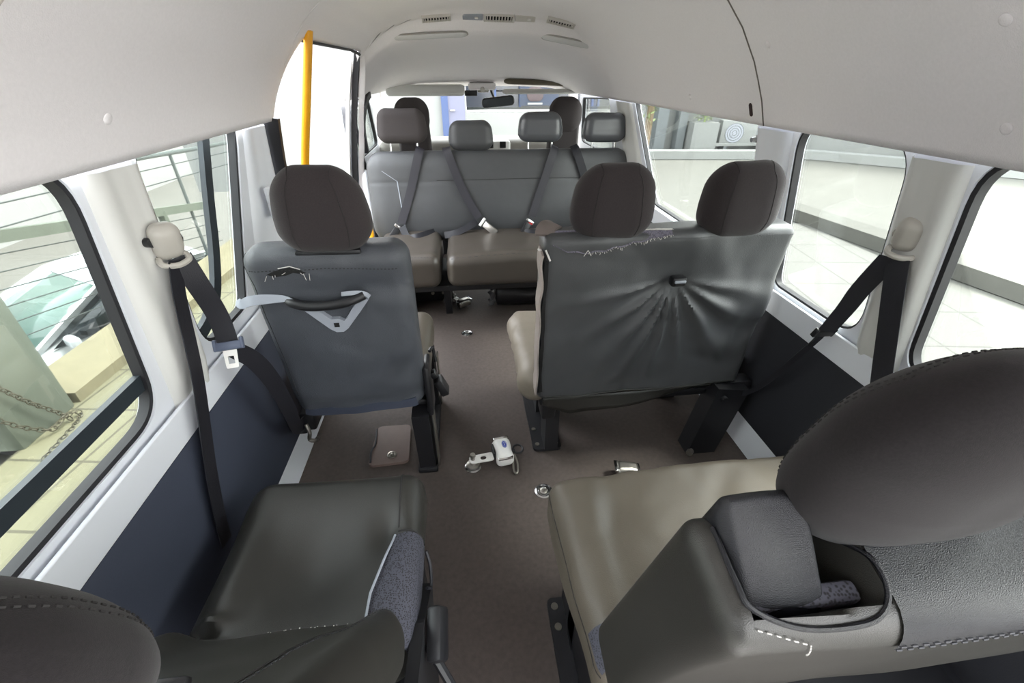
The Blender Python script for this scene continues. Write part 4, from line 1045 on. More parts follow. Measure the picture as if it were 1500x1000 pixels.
# rolled bag under the bench
o = thing('rolled_bag', 'black plastic wrapped roll lying under the bench', 'bag', (0.36, 2.60, 0))
def frl(p, raw): return V((p.x, p.y * (1 + .08 * nz(p, 9, 2)), p.z * (1 + 0.07 * nz(p, 11, 5)) + 0.004 * nz(p, 30, 1)))
bm = new(); Cushion((0.42, 0.17, 0.17), (0.02, 0.0845, 0.0845), frame((0.38, 2.62, 0.086), 0, -4), frl, n=(30, 1, 1), k=10).add(bm); build('roll', bm, M['bag'], o)
bm = new()
for i in range(9):
    a = 2 * PI * i / 9; q = [(0.165, 2.615 + 0.07 * math.cos(a), 0.088 + 0.07 * math.sin(a)), (0.15, 2.61 + 0.078 * math.cos(a + .2), 0.09 + 0.078 * math.sin(a + .2)), (0.135, 2.60 + 0.09 * math.cos(a + .3), 0.10 + 0.075 * math.sin(a + .3))]
    sweep(bm, smooth_path(q, 4), V((1, math.cos(a), math.sin(a))), 0.03, 0.003)
build('gathered_end', bm, mat('shiny wrap', (96, 96, 98), .25), o)
bm = new(); tube(bm, [V((0.47 + 0.01 * math.sin(3 * i), 2.62 + 0.089 * math.cos(2 * PI * i / 18), 0.088 + 0.089 * math.sin(2 * PI * i / 18))) for i in range(18)], 0.003, 5, closed=True); build('tie_string', bm, mat('tan string', (150, 130, 90), .8), o)
# cover plate on the floor below the left middle seat
o = thing('floor_cover_plate', 'brown cover plate on the floor under the left middle row seat', 'cover plate', (-0.36, 1.32, 0))
bm = new(); prism(bm, rpoly([(-0.435, 1.255), (-0.275, 1.265), (-0.285, 1.48), (-0.425, 1.48)], 0.025), 2, 0.0, 0.012); build('plate', bm, M['tray'], o, smooth=False)
bm = new(); lathe(bm, (-0.345, 1.305, 0.012), [(0.02, 0), (0.019, 0.003), (0.014, 0.004), (0.012, 0.001), (0.007, 0.001), (0.006, 0.006), (0.003, 0.007)]); build('fastener', bm, M['bolt'], o)
bm = new(); tube(bm, smooth_path([(-0.425, 1.27, 0.014), (-0.43, 1.33, 0.017), (-0.42, 1.37, 0.016), (-0.428, 1.46, 0.015)], 6), 0.004, 6); build('cord', bm, M['belt'], o)

# ------------------------------------------------------------------ grab pole and rail at the sliding door
bm = new(); tube(bm, smooth_path([(-0.497, 1.905, 1.45), (-0.552, 1.922, 1.26), (-0.626, 1.945, 1.0), (-0.650, 1.955, 0.85), (-0.655, 1.96, 0.60), (-0.655, 1.96, 0.02)], 8), 0.0155, 16)
o = tag(build('grab_pole', bm, M['yellow'], None), 'yellow grab pole standing in the open sliding door', 'pole')
bm = new(); lathe(bm, (-0.655, 1.96, 0.0), [(0.04, 0.0), (0.04, 0.006), (0.02, 0.01), (0.018, 0.03)], 20); build('foot_flange', bm, M['yellow'], o)
bm = new(); tube(bm, smooth_path([(-0.625, 2.72, 0.02), (-0.61, 2.72, 0.25), (-0.59, 2.72, 0.42), (-0.575, 2.72, 0.47), (-0.585, 2.73, 0.55), (-0.62, 2.74, 0.60)], 8), 0.014, 12)
tag(build('grab_rail', bm, M['yellow'], None), 'short yellow grab rail at the left end of the bench', 'rail')

# ------------------------------------------------------------------ roof fittings
def roof_at(side, y, z):
    lo, hi = (0.0, 0.5)
    for _ in range(40):
        m = (lo + hi) / 2; t = m if side < 0 else 1 - m
        if roof(t, y).z < z: lo = m
        else: hi = m
    t = lo if side < 0 else 1 - lo
    p = roof(t, y); e = 1e-3
    a = roof(min(1, t + e), y) - roof(max(0, t - e), y); b = V((0, 1, 0)); n = a.cross(b).normalized()
    if n.z > 0: n = -n
    return p, n
for (sd, y, z, lab) in ((1, 1.37, 1.392, 'headliner button beside the joint line, high on the right'), (1, 0.753, 1.398, 'headliner button near the top right corner of the view'), (1, 0.743, 1.245, 'headliner button just above the right rear window'), (1, 1.96, 1.24, 'headliner button left of the dark slot on the right side'), (-1, 0.94, 1.258, 'lone headliner button on the left side')):
    p, n = roof_at(sd, y, z)
    bm = new(); t1 = n.cross(V((0, 1, 0))).normalized(); t2 = n.cross(t1)
    rings = []
    for r, h in ((0.0105, -0.002), (0.0105, 0.001), (0.009, 0.0025), (0.005, 0.0036)):
        rings.append([bm.verts.new(p + n * h + (t1 * math.cos(2 * PI * k / 18) + t2 * math.sin(2 * PI * k / 18)) * r) for k in range(18)])
    for a, b in zip(rings, rings[1:]):
        for k in range(18): bm.faces.new((a[k], a[(k + 1) % 18], b[(k + 1) % 18], b[k]))
    bm.faces.new(rings[-1]); tag(build('headliner_button', bm, M['liner'], None), 'pale round ' + lab, 'button', 'headliner buttons')
p, n = roof_at(1, 1.525, 1.222); t1 = n.cross(V((0, 1, 0))).normalized(); t2 = n.cross(t1).normalized()
bm = new(); pts = [(0.009 * math.cos(a), (0.012 if math.sin(a) > 0 else -0.012) + 0.009 * math.sin(a)) for a in [2 * PI * (i + .5) / 24 for i in range(24)]]
A = [bm.verts.new(p + n * 0.0015 + t2 * u + t1 * v) for u, v in pts]; Bq = [bm.verts.new(p - n * 0.004 + t2 * u + t1 * v) for u, v in pts]
bm.faces.new(A)
for i in range(24): bm.faces.new((A[i], A[(i + 1) % 24], Bq[(i + 1) % 24], Bq[i]))
tag(build('headliner_slot', bm, mat('slot brown', (44, 22, 20), .8), None), 'dark oval slot in the right headliner beside the joint line', 'slot')

def roofz(x, y):
    half = (TRIMR - TRIML) / 2 * (1.0 if y < 2.7 else 1 - 0.02 * (y - 2.7)); w = min(1, abs(x - CX) / half)
    for (a, b), (c, d) in zip(PROF, PROF[1:]):
        if c <= w <= a: return TRIMZ + (ztop(y) - TRIMZ) * (b + (d - b) * (a - w) / (a - c))
    return ztop(y)
def roof_frame(x, y, out=0.004, flat=1.0):
    e = 0.012; n = V(((roofz(x + e, y) - roofz(x - e, y)) / (2 * e), (roofz(x, y + e) - roofz(x, y - e)) / (2 * e) * flat, -1)).normalized()
    yy = -n; xx = (V((1, 0, 0)) - yy * yy.x).normalized(); zz = xx.cross(yy)
    return Matrix.Translation(V((x, y, roofz(x, y))) + n * out) @ Matrix((xx, yy, zz)).transposed().to_4x4()
def vent(x, z, w, h, yaw, label, side_panels=False):
    # face of the bulkhead between y 2.965 and 3.03
    F = roof_frame(x, z, 0.004)
    o = thing('air_vent', label, 'air vent', F @ V((0, 0, 0)), 'air vents over the cab')
    bm = new(); box(bm, (0, 0.004, 0), (w, 0.012, h), F, bev=0.003); build('back_plate', bm, M['dark'], o)
    bm = new()
    for s in (-1, 1): box(bm, (0, -0.003, s * h * 0.46), (w + 0.012, 0.016, h * 0.16), F, bev=0.002); box(bm, (s * (w / 2), -0.003, 0), (0.010, 0.016, h), F, bev=0.002)
    build('frame', bm, M['vent'], o)
    bm = new()
    for i in range(9):
        xx = -w * .42 + w * .84 * i / 8; box(bm, (xx, -0.003, 0), (0.006, 0.012, h * .85), F @ Matrix.Translation((0, 0, 0)) , bev=0.001)
    build('louvres', bm, M['vent'], o)
    return o, F
vent(-0.09, 2.955, 0.145, 0.042, 2, 'small air vent left of the middle vent on the roof bulkhead')
o, F = vent(0.252, 2.962, 0.155, 0.044, 0, 'middle air vent between two switch panels on the roof bulkhead')
for s in (-1, 1):
    bm = new(); box(bm, (s * 0.145, 0.0, 0), (0.11, 0.012, 0.042), F, bev=0.004); sp = build('switch_panel', bm, M['greyp'] if s < 0 else M['vent'], o)
    bm = new(); box(bm, (s * 0.145 + 0.02, -0.007, 0.0), (0.02, 0.012, 0.010), F, bev=0.003); build('knob', bm, M['white'], sp)
vent(0.592, 2.925, 0.145, 0.042, -4, 'small air vent right of the middle vent on the roof bulkhead')
def roof_lamp(x, w, y, z, roll, label):
    o = thing('roof_lamp', label, 'lamp', (x, y, z), 'roof lamps below the vents')
    Fr = roof_frame(x, y, 0.006)
    bm = new(); Cushion((w, 0.022, 0.034), (w * .10, 0.0105, 0.016), Fr, None, n=(8, 1, 2), k=8).add(bm); build('lens', bm, M['lens'], o)
    bm = new(); Cushion((w + 0.014, 0.014, 0.046), (w * .10, 0.0065, 0.022), Fr @ Matrix.Translation((0, 0.003, 0)), None, n=(8, 1, 2), k=8).add(bm); build('housing', bm, M['lampr'], o)
roof_lamp(-0.135, 0.42, 3.028, 1.503, 0, 'shallow oval roof lamp lens on the left below the vents')
roof_lamp(0.665, 0.33, 3.012, 1.496, 2, 'shallow oval roof lamp lens on the right below the vents')

# ------------------------------------------------------------------ cab front
def visor(x0, x1, y, z0, z1, tilt, label, m='white'):
    o = thing('sun_visor', label, 'sun visor', ((x0 + x1) / 2, y, z0), 'sun visors')
    F = frame(((x0 + x1) / 2, y, (z0 + z1) / 2), tilt)
    bm = new(); Cushion((x1 - x0, 0.025, abs(z1 - z0) + .04), (0.03, 0.011, 0.03), F, None, n=(8, 1, 4), k=5).add(bm); build('panel', bm, M['pillar'], o)
    bm = new(); cyl(bm, F @ V((-(x1 - x0) / 2 - 0.05, 0, (z1 - z0) / 2)), F @ V(((x1 - x0) / 2, 0, (z1 - z0) / 2)), 0.007, 8); build('hinge_rod', bm, M['greyp'], o)
visor(-0.56, 0.06, 4.06, 1.175, 1.225, -30, 'long pale sun visor folded down at the left of the windscreen')
visor(0.36, 1.00, 4.02, 1.18, 1.20, -62, 'pale sun visor tilted up at the right of the windscreen with a dark gap above')
bm = new(); Cushion((0.62, 0.05, 0.035), (0.05, 0.02, 0.015), frame((0.68, 3.98, 1.252), -20, 0, 2), None, n=(6, 1, 1)).add(bm); tag(build('visor_shelf', bm, mat('shelf brown', (96, 88, 74), .7), None), 'dark narrow shelf edge above the right sun visor', 'shelf')
o = thing('roof_console', 'pale overhead console between the sun visors', 'console', (0.20, 4.05, 1.2))
bm = new(); box(bm, (0.20, 4.06, 1.225), (0.22, 0.10, 0.05), bev=0.015); build('body', bm, M['liner'], o)
bm = new(); cyl(bm, (0.20, 4.0, 1.21), (0.20, 3.985, 1.20), 0.018, 14); build('knob', bm, M['vent'], o)
o = thing('rear_view_mirror', 'wide rear view mirror hanging in front of the windscreen', 'mirror', (0.31, 4.06, 1.10))
F = frame((0.325, 4.04, 1.118), 8, -14, -6)
bm = new(); Cushion((0.27, 0.035, 0.075), (0.03, 0.015, 0.03), F, None, n=(6, 1, 3), k=5).add(bm); build('housing', bm, M['plast'], o)
bm = new(); pts = rpoly([(-0.125, -0.03), (0.125, -0.03), (0.125, 0.03), (-0.125, 0.03)], 0.022, 5); prism(bm, pts, 1, -0.0205, -0.0175, F); build('mirror_glass', bm, M['mirror'], o, smooth=False)
bm = new(); tube(bm, smooth_path([(0.30, 4.07, 1.14), (0.28, 4.10, 1.18), (0.27, 4.12, 1.23)], 4), 0.010, 8); build('arm', bm, M['plast'], o)
o = thing('dash_camera', 'small black camera box stuck behind the windscreen left of the mirror', 'camera', (0.12, 4.10, 1.16))
bm = new(); box(bm, (0.11, 4.08, 1.178), (0.10, 0.035, 0.04), bev=0.006); box(bm, (0.13, 4.10, 1.21), (0.06, 0.03, 0.03), bev=0.004); build('body', bm, M['plast'], o)
bm = new(); box(bm, (0.21, 4.10, 1.20), (0.09, 0.02, 0.035), bev=0.004); build('bracket', bm, M['steel'], o)
o = thing('dashboard', 'grey dashboard with radio and switches below the windscreen', 'dashboard', (CX, 4.2, 0.3))
bm = new(); Cushion((1.66, 0.36, 0.44), (0.06, 0.07, 0.05), frame((CX, 4.22, 0.615)), lambda p, raw: V((p.x, p.y + 0.06 * (p.x / .8) ** 2 * (-1), p.z)), n=(20, 4, 4)).add(bm); build('body', bm, M['dashm'], o)
bm = new(); box(bm, (0.27, 4.02, 0.645), (0.30, 0.10, 0.38), bev=0.02); ct = build('centre_stack', bm, M['pillar'], o)
bm = new(); box(bm, (0.20, 3.965, 0.805), (0.15, 0.012, 0.05), bev=0.003); rd = build('radio', bm, M['dark'], ct)
bm = new(); box(bm, (0.355, 3.965, 0.805), (0.05, 0.012, 0.05), bev=0.003); build('switch_block', bm, M['dark'], ct)
bm = new()
for i in range(4): box(bm, (0.15 + 0.032 * i, 3.957, 0.805 + 0.01 * (i % 2)), (0.016, 0.006, 0.012))
build('buttons', bm, M['white'], rd, smooth=False)
o = thing('steering_wheel', 'dark steering wheel showing below the third headrest', 'steering wheel', (0.62, 3.98, 0.62))
F = frame((0.62, 3.98, 0.66), -40)
bm = new(); tube(bm, [F @ V((0.19 * math.cos(2 * PI * i / 40), 0, 0.19 * math.sin(2 * PI * i / 40))) for i in range(40)], 0.014, 10, closed=True); build('rim', bm, M['plast'], o)
bm = new(); Cushion((0.14, 0.05, 0.12), 0.02, F @ Matrix.Translation((0, 0.02, 0)), None, n=(3, 1, 3)).add(bm); hb = build('hub', bm, M['plast'], o)
bm = new()
for a in (0.1, PI - 0.1, -PI / 2): tube(bm, [F @ V((0.05 * math.cos(a), 0.01, 0.05 * math.sin(a))), F @ V((0.185 * math.cos(a), 0, 0.185 * math.sin(a)))], 0.013, 8)
build('spokes', bm, M['plast'], o)
bm = new(); tube(bm, [F @ V((0, 0.03, 0)), V((0.62, 4.12, 0.58))], 0.03, 10); build('column', bm, M['plast'], o)
# cab door window frame visible past the left door pillar
bm = new(); sweep(bm, smooth_path([(-0.66, 3.42, 0.84), (-0.655, 3.40, 1.0), (-0.63, 3.46, 1.14), (-0.62, 3.62, 1.19)], 6), V((1, 0, 0)), 0.035, 0.03); struct('trim_17', bm, M['seal'])
bm = new(); tube(bm, smooth_path([(-0.655, 3.16, 1.10), (-0.64, 3.14, 0.9), (-0.62, 3.12, 0.6), (-0.64, 3.12, 0.0)], 5), 0.012, 6); tag(build('cab_belt', bm, M['belt'], None), 'dark belt hanging on the left pillar between the open door and the bench', 'seat belt')
bm = new(); Cushion((0.05, 0.10, 0.34), (0.02, 0.04, 0.08), frame((-0.62, 3.05, 0.62)), None, n=(2, 3, 5)).add(bm); tag(build('pillar_cover', bm, M['wall'], None), 'pale slim pillar cover low beside the left end of the bench', 'cover')
bm = new(); box(bm, (-0.652, 1.60, 0.95), (0.012, 0.05, 0.10), bev=0.004); tag(build('pillar_plate', bm, M['wall'], None), 'small pale plate on the wall behind the left cloth headrest', 'plate')

# ------------------------------------------------------------------ outdoors
G = -0.62
bm = new(); box(bm, (8.0, 5.0, G - 0.06), (21.0, 40.0, 0.10)); struct('ground', bm, M['tarmac'], smooth=False)
bm = new(); box(bm, (3.10, 1.5, G - 0.005), (3.9, 9.0, 0.03)); struct('ground_pavement', bm, M['paving'], smooth=False)
bm = new(); box(bm, (-1.85, 2.0, G - 0.005), (1.8, 9.0, 0.03)); struct('ground_left', bm, M['pavingl'], smooth=False)
bm = new(); box(bm, (-9.75, 5.0, G - 1.65), (13.0, 40.0, 0.08)); struct('ground_lower', bm, M['tarmac'], smooth=False)
# pale kerb along the right pavement
bm = new(); prism(bm, [(4.70, 8.2), (5.02, 8.25), (6.15, 1.0), (5.75, 0.9)], 2, G, G + 0.17); tag(build('kerb', bm, M['concr'], None, smooth=False), 'long pale concrete kerb between pavement and yard, outside the right windows', 'kerb')
bm = new(); prism(bm, [(4.2, 11.75), (9.0, 11.2), (12.3, 8.0), (12.6, 8.3), (9.15, 11.5), (4.3, 12.05)], 2, G, G + 0.20); tag(build('kerb', bm, M['plaster'], None, smooth=False), 'far white kerb at the foot of the building across the yard', 'kerb')
# building across the yard on the right
bm = new(); prism(bm, [(3.4, 13.6), (9.4, 12.6), (14.5, 7.0), (14.8, 7.3), (9.6, 13.0), (3.5, 14.0)], 2, G, 3.4); struct('wall_outside_right', bm, M['plaster'], smooth=False)
for (x, y, w, lab) in ((5.55, 13.1, 0.30, 'first white pillar from the left on the building across the yard'), (6.1, 13.0, 0.22, 'second white pillar from the left on the building across the yard')):
    bm = new(); box(bm, (x, y - 0.12, 1.2), (w, 0.3, 3.7)); tag(build('wall_pillar', bm, M['plasterg'], None, smooth=False), lab, 'pillar')
for (a, b, lab) in (((8.25, 12.72), (9.3, 12.55), 'grey wall panel beside the outdoor cooling unit'), ((11.15, 10.6), (12.35, 9.28), 'large grey wall panel left of the white post'), ((12.55, 9.05), (13.1, 8.42), 'small grey wall panel right of the white post')):
    a, b = V((a[0], a[1], 0)), V((b[0], b[1], 0)); d = (b - a).normalized(); n = V((-d.y, d.x, 0)); n = n if n.y < 0 else -n
    bm = new(); prism(bm, [tuple((a + n * .02)[:2]), tuple((b + n * .02)[:2]), tuple((b + n * .10)[:2]), tuple((a + n * .10)[:2])], 2, G + 0.25, 1.1)
    tag(build('wall_panel', bm, M['plasterg'], None, smooth=False), lab, 'panel')
# cooling unit on a ledge
o = thing('cooling_unit', 'white outdoor cooling unit with round fan on the building across the yard', 'air conditioner', (7.55, 12.3, G + 0.2))
Fa = frame((7.55, 12.45, -0.10), 0, -10)
bm = new(); box(bm, (0, 0, 0), (0.95, 0.32, 0.62), Fa, bev=0.02); build('housing', bm, M['plaster'], o)
bm = new()
for r in (0.24, 0.18, 0.12, 0.06): tube(bm, [Fa @ V((-0.12 + r * math.cos(2 * PI * i / 30), -0.165, r * math.sin(2 * PI * i / 30))) for i in range(30)], 0.008, 6, closed=True)
build('fan_grille', bm, M['plasterg'], o)
bm = new(); p = [Fa @ V((-0.12 + 0.24 * math.cos(2 * PI * i / 30), -0.162, 0.24 * math.sin(2 * PI * i / 30))) for i in range(30)]
vs = [bm.verts.new(q) for q in p]; bm.faces.new(vs); build('fan_opening', bm, mat('fan shade', (150, 152, 160), .7), o)
bm = new(); box(bm, (7.9, 12.42, G + 0.24), (2.4, 0.40, 0.06)); tag(build('ledge', bm, M['plaster'], None, smooth=False), 'white ledge carrying the outdoor cooling unit', 'ledge')
for (x, n) in ((7.2, 0), (8.6, 1)):
    bm = new(); box(bm, (x, 12.40, G + 0.105), (0.10, 0.30, 0.21)); tag(build('ledge_block', bm, M['plasterg'], None, smooth=False), ('left' if n == 0 else 'right') + ' support block under the white ledge of the cooling unit', 'block')
# planter and shrub
o = thing('planter', 'square white planter with a small shrub against the building across the yard', 'planter', (6.55, 12.5, G))
bm = new(); prism(bm, [(6.22, 12.3), (6.88, 12.2), (6.94, 12.75), (6.28, 12.85)], 2, G, G + 0.78); build('tub', bm, M['plaster'], o, smooth=False)
bm = new(); cyl(bm, (6.58, 12.5, G + 0.75), (6.60, 12.5, G + 1.15), 0.03, 8); build('stem', bm, M['leaf'], o)
bm = new(); rs = random.Random(3)
for i in range(260):
    a = rs.uniform(0, 2 * PI); r = 0.36 * math.sqrt(rs.random()); z = rs.uniform(0.85, 1.55)
    c = V((6.58 + r * math.cos(a), 12.5 + r * math.sin(a), G + z)); d = V((rs.uniform(-1, 1), rs.uniform(-1, 1), rs.uniform(0, 1))).normalized(); s = d.cross(V((0.3, 0.2, 1))).normalized() * 0.018
    L = 0.12; vs = [bm.verts.new(c - d * L * .5), bm.verts.new(c + s), bm.verts.new(c + d * L * .5), bm.verts.new(c - s)]; bm.faces.new(vs)
build('foliage', bm, M['leaf'], o, flip=False)
bm = new(); cyl(bm, (11.25, 9.0, G), (11.32, 9.05, 0.6), 0.07, 12); tag(build('post', bm, M['plaster'], None), 'slim white post in front of the grey wall panels across the yard', 'post')
# tree seen past the right front pillar
o = thing('tree', 'green tree partly hidden by the right front pillar', 'tree', (4.25, 10.6, G))
bm = new(); tube(bm, [(4.25, 10.6, G), (4.27, 10.6, 0.6), (4.2, 10.6, 1.5)], [0.10, 0.08, 0.05], 8); build('trunk', bm, mat('bark', (120, 104, 84), .9), o)
bm = new()
for i in range(420):
    c = V((4.22, 10.6, 1.3)) + V((rs.gauss(0, .16), rs.gauss(0, .2), rs.gauss(0, .45))); d = V((rs.uniform(-1, 1), rs.uniform(-1, 1), rs.uniform(-.5, 1))).normalized(); s = d.cross(V((0.3, 0.2, 1))).normalized() * 0.03
    vs = [bm.verts.new(c - d * .09), bm.verts.new(c + s), bm.verts.new(c + d * .09), bm.verts.new(c - s)]; bm.faces.new(vs)
build('foliage', bm, M['leaf'], o, flip=False)

# in front of the van: white wall with a door, dark shop front with a poster
bm = new(); box(bm, (-2.4, 9.2, 1.1), (5.1, 0.2, 3.44)); struct('wall_outside_front', bm, M['plaster'], smooth=False)
bm = new(); box(bm, (-0.03, 9.07, 0.5), (0.30, 0.06, 2.24)); d1 = struct('door_1', bm, M['doorp'], smooth=False)
bm = new(); box(bm, (-0.24, 9.06, 0.5), (0.12, 0.10, 2.24)); build('door_frame', bm, M['doorb'], d1, smooth=False)
bm = new(); tube(bm, [(-0.14, 9.03, 0.72), (-0.14, 9.0, 0.72), (-0.06, 9.0, 0.72)], 0.012, 6); build('door_handle', bm, M['steel'], d1)
o = thing('shop_front', 'dark glazed shop front straight ahead beyond the windscreen', 'shop front', (2.0, 12.0, G))
bm = new(); box(bm, (2.0, 12.1, 1.45), (3.6, 0.2, 1.75)); build('glazing', bm, M['show'], o, smooth=False)
bm = new(); box(bm, (2.0, 12.02, G + 0.55), (3.6, 0.3, 1.10)); build('plinth', bm, M['plaster'], o, smooth=False)
bm = new(); box(bm, (2.0, 11.95, 0.56), (3.6, 0.08, 0.06)); build('sill_bar', bm, M['carside'], o, smooth=False)
bm = new()
for x in (0.9, 1.5, 3.3, 3.45): box(bm, (x, 11.98, 1.45), (0.05, 0.06, 1.75))
build('mullions', bm, M['doorb'], o, smooth=False)
o = thing('poster', 'blue poster with a blurred figure in the dark shop front ahead', 'poster', (1.95, 11.9, 0.7))
bm = new(); box(bm, (1.95, 11.88, 1.02), (0.95, 0.03, 0.80)); build('sheet', bm, M['showb'], o, smooth=False)
bm = new(); Cushion((0.22, 0.02, 0.30), (0.10, 0.009, 0.14), frame((1.85, 11.855, 1.15)), None, n=(2, 1, 2)).add(bm); Cushion((0.40, 0.02, 0.30), (0.12, 0.009, 0.14), frame((1.85, 11.855, 0.86)), None, n=(2, 1, 2)).add(bm); build('figure', bm, M['skin'], o)
bm = new(); box(bm, (1.85, 11.85, 0.66), (0.36, 0.01, 0.04)); build('caption_band', bm, M['plaster'], o, smooth=False)
bm = new(); box(bm, (1.05, 11.90, 1.34), (0.45, 0.06, 0.14)); tag(build('sign', bm, M['yellow'], None, smooth=False), 'small plain yellow sign high on the shop front ahead', 'sign')

# left side: sloping ramp beam with wires, handrail, kerb, post with chain, white car
o = thing('railing', 'grey metal railing with wires on the ramp outside the left windows', 'railing', (-3.30, 5.0, G))
def rzb(y): return 0.33 - 0.173 * (y - 3.42)
bm = new(); P = [V((-3.30, y, rzb(y))) for y in (0.6, 2, 3.1, 4, 5, 6.2)]
sweep(bm, P, V((0, 0, 1)), 0.07, 0.085); build('sloping_beam', bm, M['postc'], o)
bm = new(); tube(bm, [(-3.30, 1.0, 0.78), (-3.30, 5.34, 0.56), (-3.30, 6.55, 0.49), (-3.30, 8.97, 0.39), (-3.30, 11.8, -0.07), (-3.30, 13.2, -0.49)], 0.024, 8); build('handrail', bm, M['railm'], o)
def hz(y): return 0.78 - 0.049 * (y - 1) if y < 8.97 else 0.39 - 0.175 * (y - 8.97)
for y in (1.6, 5.75, 7.4, 9.0, 10.9, 12.6):
    bm = new(); tube(bm, [(-3.30, y, -2.23), (-3.30, y, hz(y))], 0.018, 8); build('rail_post', bm, M['railm'], o)
for k in range(2):
    bm = new(); tube(bm, [(-3.30, y, hz(y) - 0.13 - 0.15 * k) for y in (1.0, 4.8, 8.97, 10.5, 12.0)], 0.0055, 5); build('wire', bm, M['wire'], o)
for k in range(6):
    bm = new(); tube(bm, [(-3.30, y, rzb(y) - 0.12 - 0.12 * k) for y in (0.6, 2.2, 4.0, 6.2)], 0.0045, 5); build('wire', bm, M['wire'], o)
# ramp posts (sloping strut below the beam)
bm = new(); tube(bm, [(-3.30, 5.2, 0.03), (-3.30, 5.35, -2.23)], 0.045, 8); build('strut', bm, M['postc'], o)
bm = new(); prism(bm, [(-3.14, 2.66), (-2.70, 2.65), (-2.50, 7.0), (-3.0, 7.05)], 2, -2.23, G + 0.09); tag(build('kerb', bm, M['kerbm'], None, smooth=False), 'stained yellowish kerb wall outside the left rear window', 'kerb')
bm = new(); box(bm, (-2.91, 2.41, 0.10), (0.40, 0.42, 1.44), bev=0.02); tag(build('bollard_post', bm, M['postc'], None), 'thick grey green post with a chain, outside the left rear window', 'post')
o = thing('chain', 'rusty link chain draped over the grey post outside the left rear window', 'chain', (-2.75, 2.2, G))
def links(pts, name):
    pp = smooth_path(pts, 14); bm = new(); acc = 0; last = pp[0]; i = 0; LL = 0.045
    for q in pp[1:]:
        acc += (q - last).length
        if acc >= LL * .62:
            d = (q - last).normalized() if (q - last).length > 1e-6 else V((0, 0, 1)); acc = 0; i += 1
            s = d.cross(V((1, .2, 0.1))).normalized(); u = s.cross(d)
            w = s if i % 2 else u
            tube(bm, [q + d * (0.5 * LL * math.cos(2 * PI * k / 12)) + w * (0.014 * math.sin(2 * PI * k / 12)) for k in range(12)], 0.0035, 5, closed=True)
        last = q
    return build(name, bm, M['chain'], o)
links([(-2.675, 2.180, 0.02), (-2.670, 2.250, -0.16), (-2.660, 2.340, -0.36), (-2.645, 2.430, -0.52), (-2.615, 2.450, -0.60)], 'chain_run')
links([(-2.675, 2.150, -0.32), (-2.665, 2.230, -0.46), (-2.635, 2.330, -0.57), (-2.615, 2.430, -0.55), (-2.605, 2.510, -0.59), (-2.575, 2.430, -0.605), (-2.555, 2.270, -0.605), (-2.535, 2.110, -0.605)], 'chain_run')

o = thing('car', 'white car parked beyond the kerb outside the left rear window, seen from above', 'car', (-4.87, 5.56, -2.23))
Fc = Matrix.Translation((-4.87, 5.56, -2.23)) @ Matrix.Rotation(R(148), 4, 'Z')
# body by sections: (y, half width, z low, z shoulder)
secs = [(-1.85, .72, .35, .72), (-1.75, .80, .25, .90), (-1.3, .84, .20, .95), (0.0, .85, .20, .95), (0.75, .85, .20, .94), (1.3, .84, .22, .88), (1.75, .80, .25, .80), (2.0, .68, .32, .66)]
bm = new(); rws = []
for y, w, a, b in secs:
    pr = [(-w * .92, a), (-w, a + .15), (-w, b - .18), (-w * .93, b), (-w * .5, b + .03), (0, b + .04), (w * .5, b + .03), (w * .93, b), (w, b - .18), (w, a + .15), (w * .92, a)]
    rws.append([bm.verts.new(Fc @ V((x, y, z))) for x, z in pr])
for a, b in zip(rws, rws[1:]):
    for k in range(10): bm.faces.new((a[k], a[k + 1], b[k + 1], b[k]))
    bm.faces.new((a[0], b[0], b[10], a[10]))
bm.faces.new(rws[0]); bm.faces.new(rws[-1][::-1])
body = build('body', bm, M['carw'], o)
def quadstrip(name, m, pts_rows, par, th=0.015):
    bm = new(); rr = [[bm.verts.new(Fc @ V(p)) for p in row] for row in pts_rows]
    for a, b in zip(rr, rr[1:]):
        for k in range(len(a) - 1): bm.faces.new((a[k], a[k + 1], b[k + 1], b[k]))
    q = build(name, bm, M[m], par); md = q.modifiers.new('t', 'SOLIDIFY'); md.thickness = th; return q
quadstrip('roof', 'carw', [[(-.60, -1.3, 1.36), (-.3, -1.3, 1.41), (.3, -1.3, 1.41), (.60, -1.3, 1.36)], [(-.62, -.4, 1.42), (-.3, -.4, 1.47), (.3, -.4, 1.47), (.62, -.4, 1.42)], [(-.60, -0.02, 1.38), (-.3, 0.03, 1.42), (.3, 0.03, 1.42), (.60, -0.02, 1.38)]], o)
quadstrip('windscreen', 'cargl', [[(-.58, -0.01, 1.375), (-.3, 0.04, 1.41), (.3, 0.04, 1.41), (.58, -0.01, 1.375)], [(-.75, .82, .97), (-.35, .95, .98), (.35, .95, .98), (.75, .82, .97)]], o)
quadstrip('rear_window', 'cargl', [[(-.58, -1.3, 1.36), (.58, -1.3, 1.36)], [(-.70, -1.72, .95), (.70, -1.72, .95)]], o)
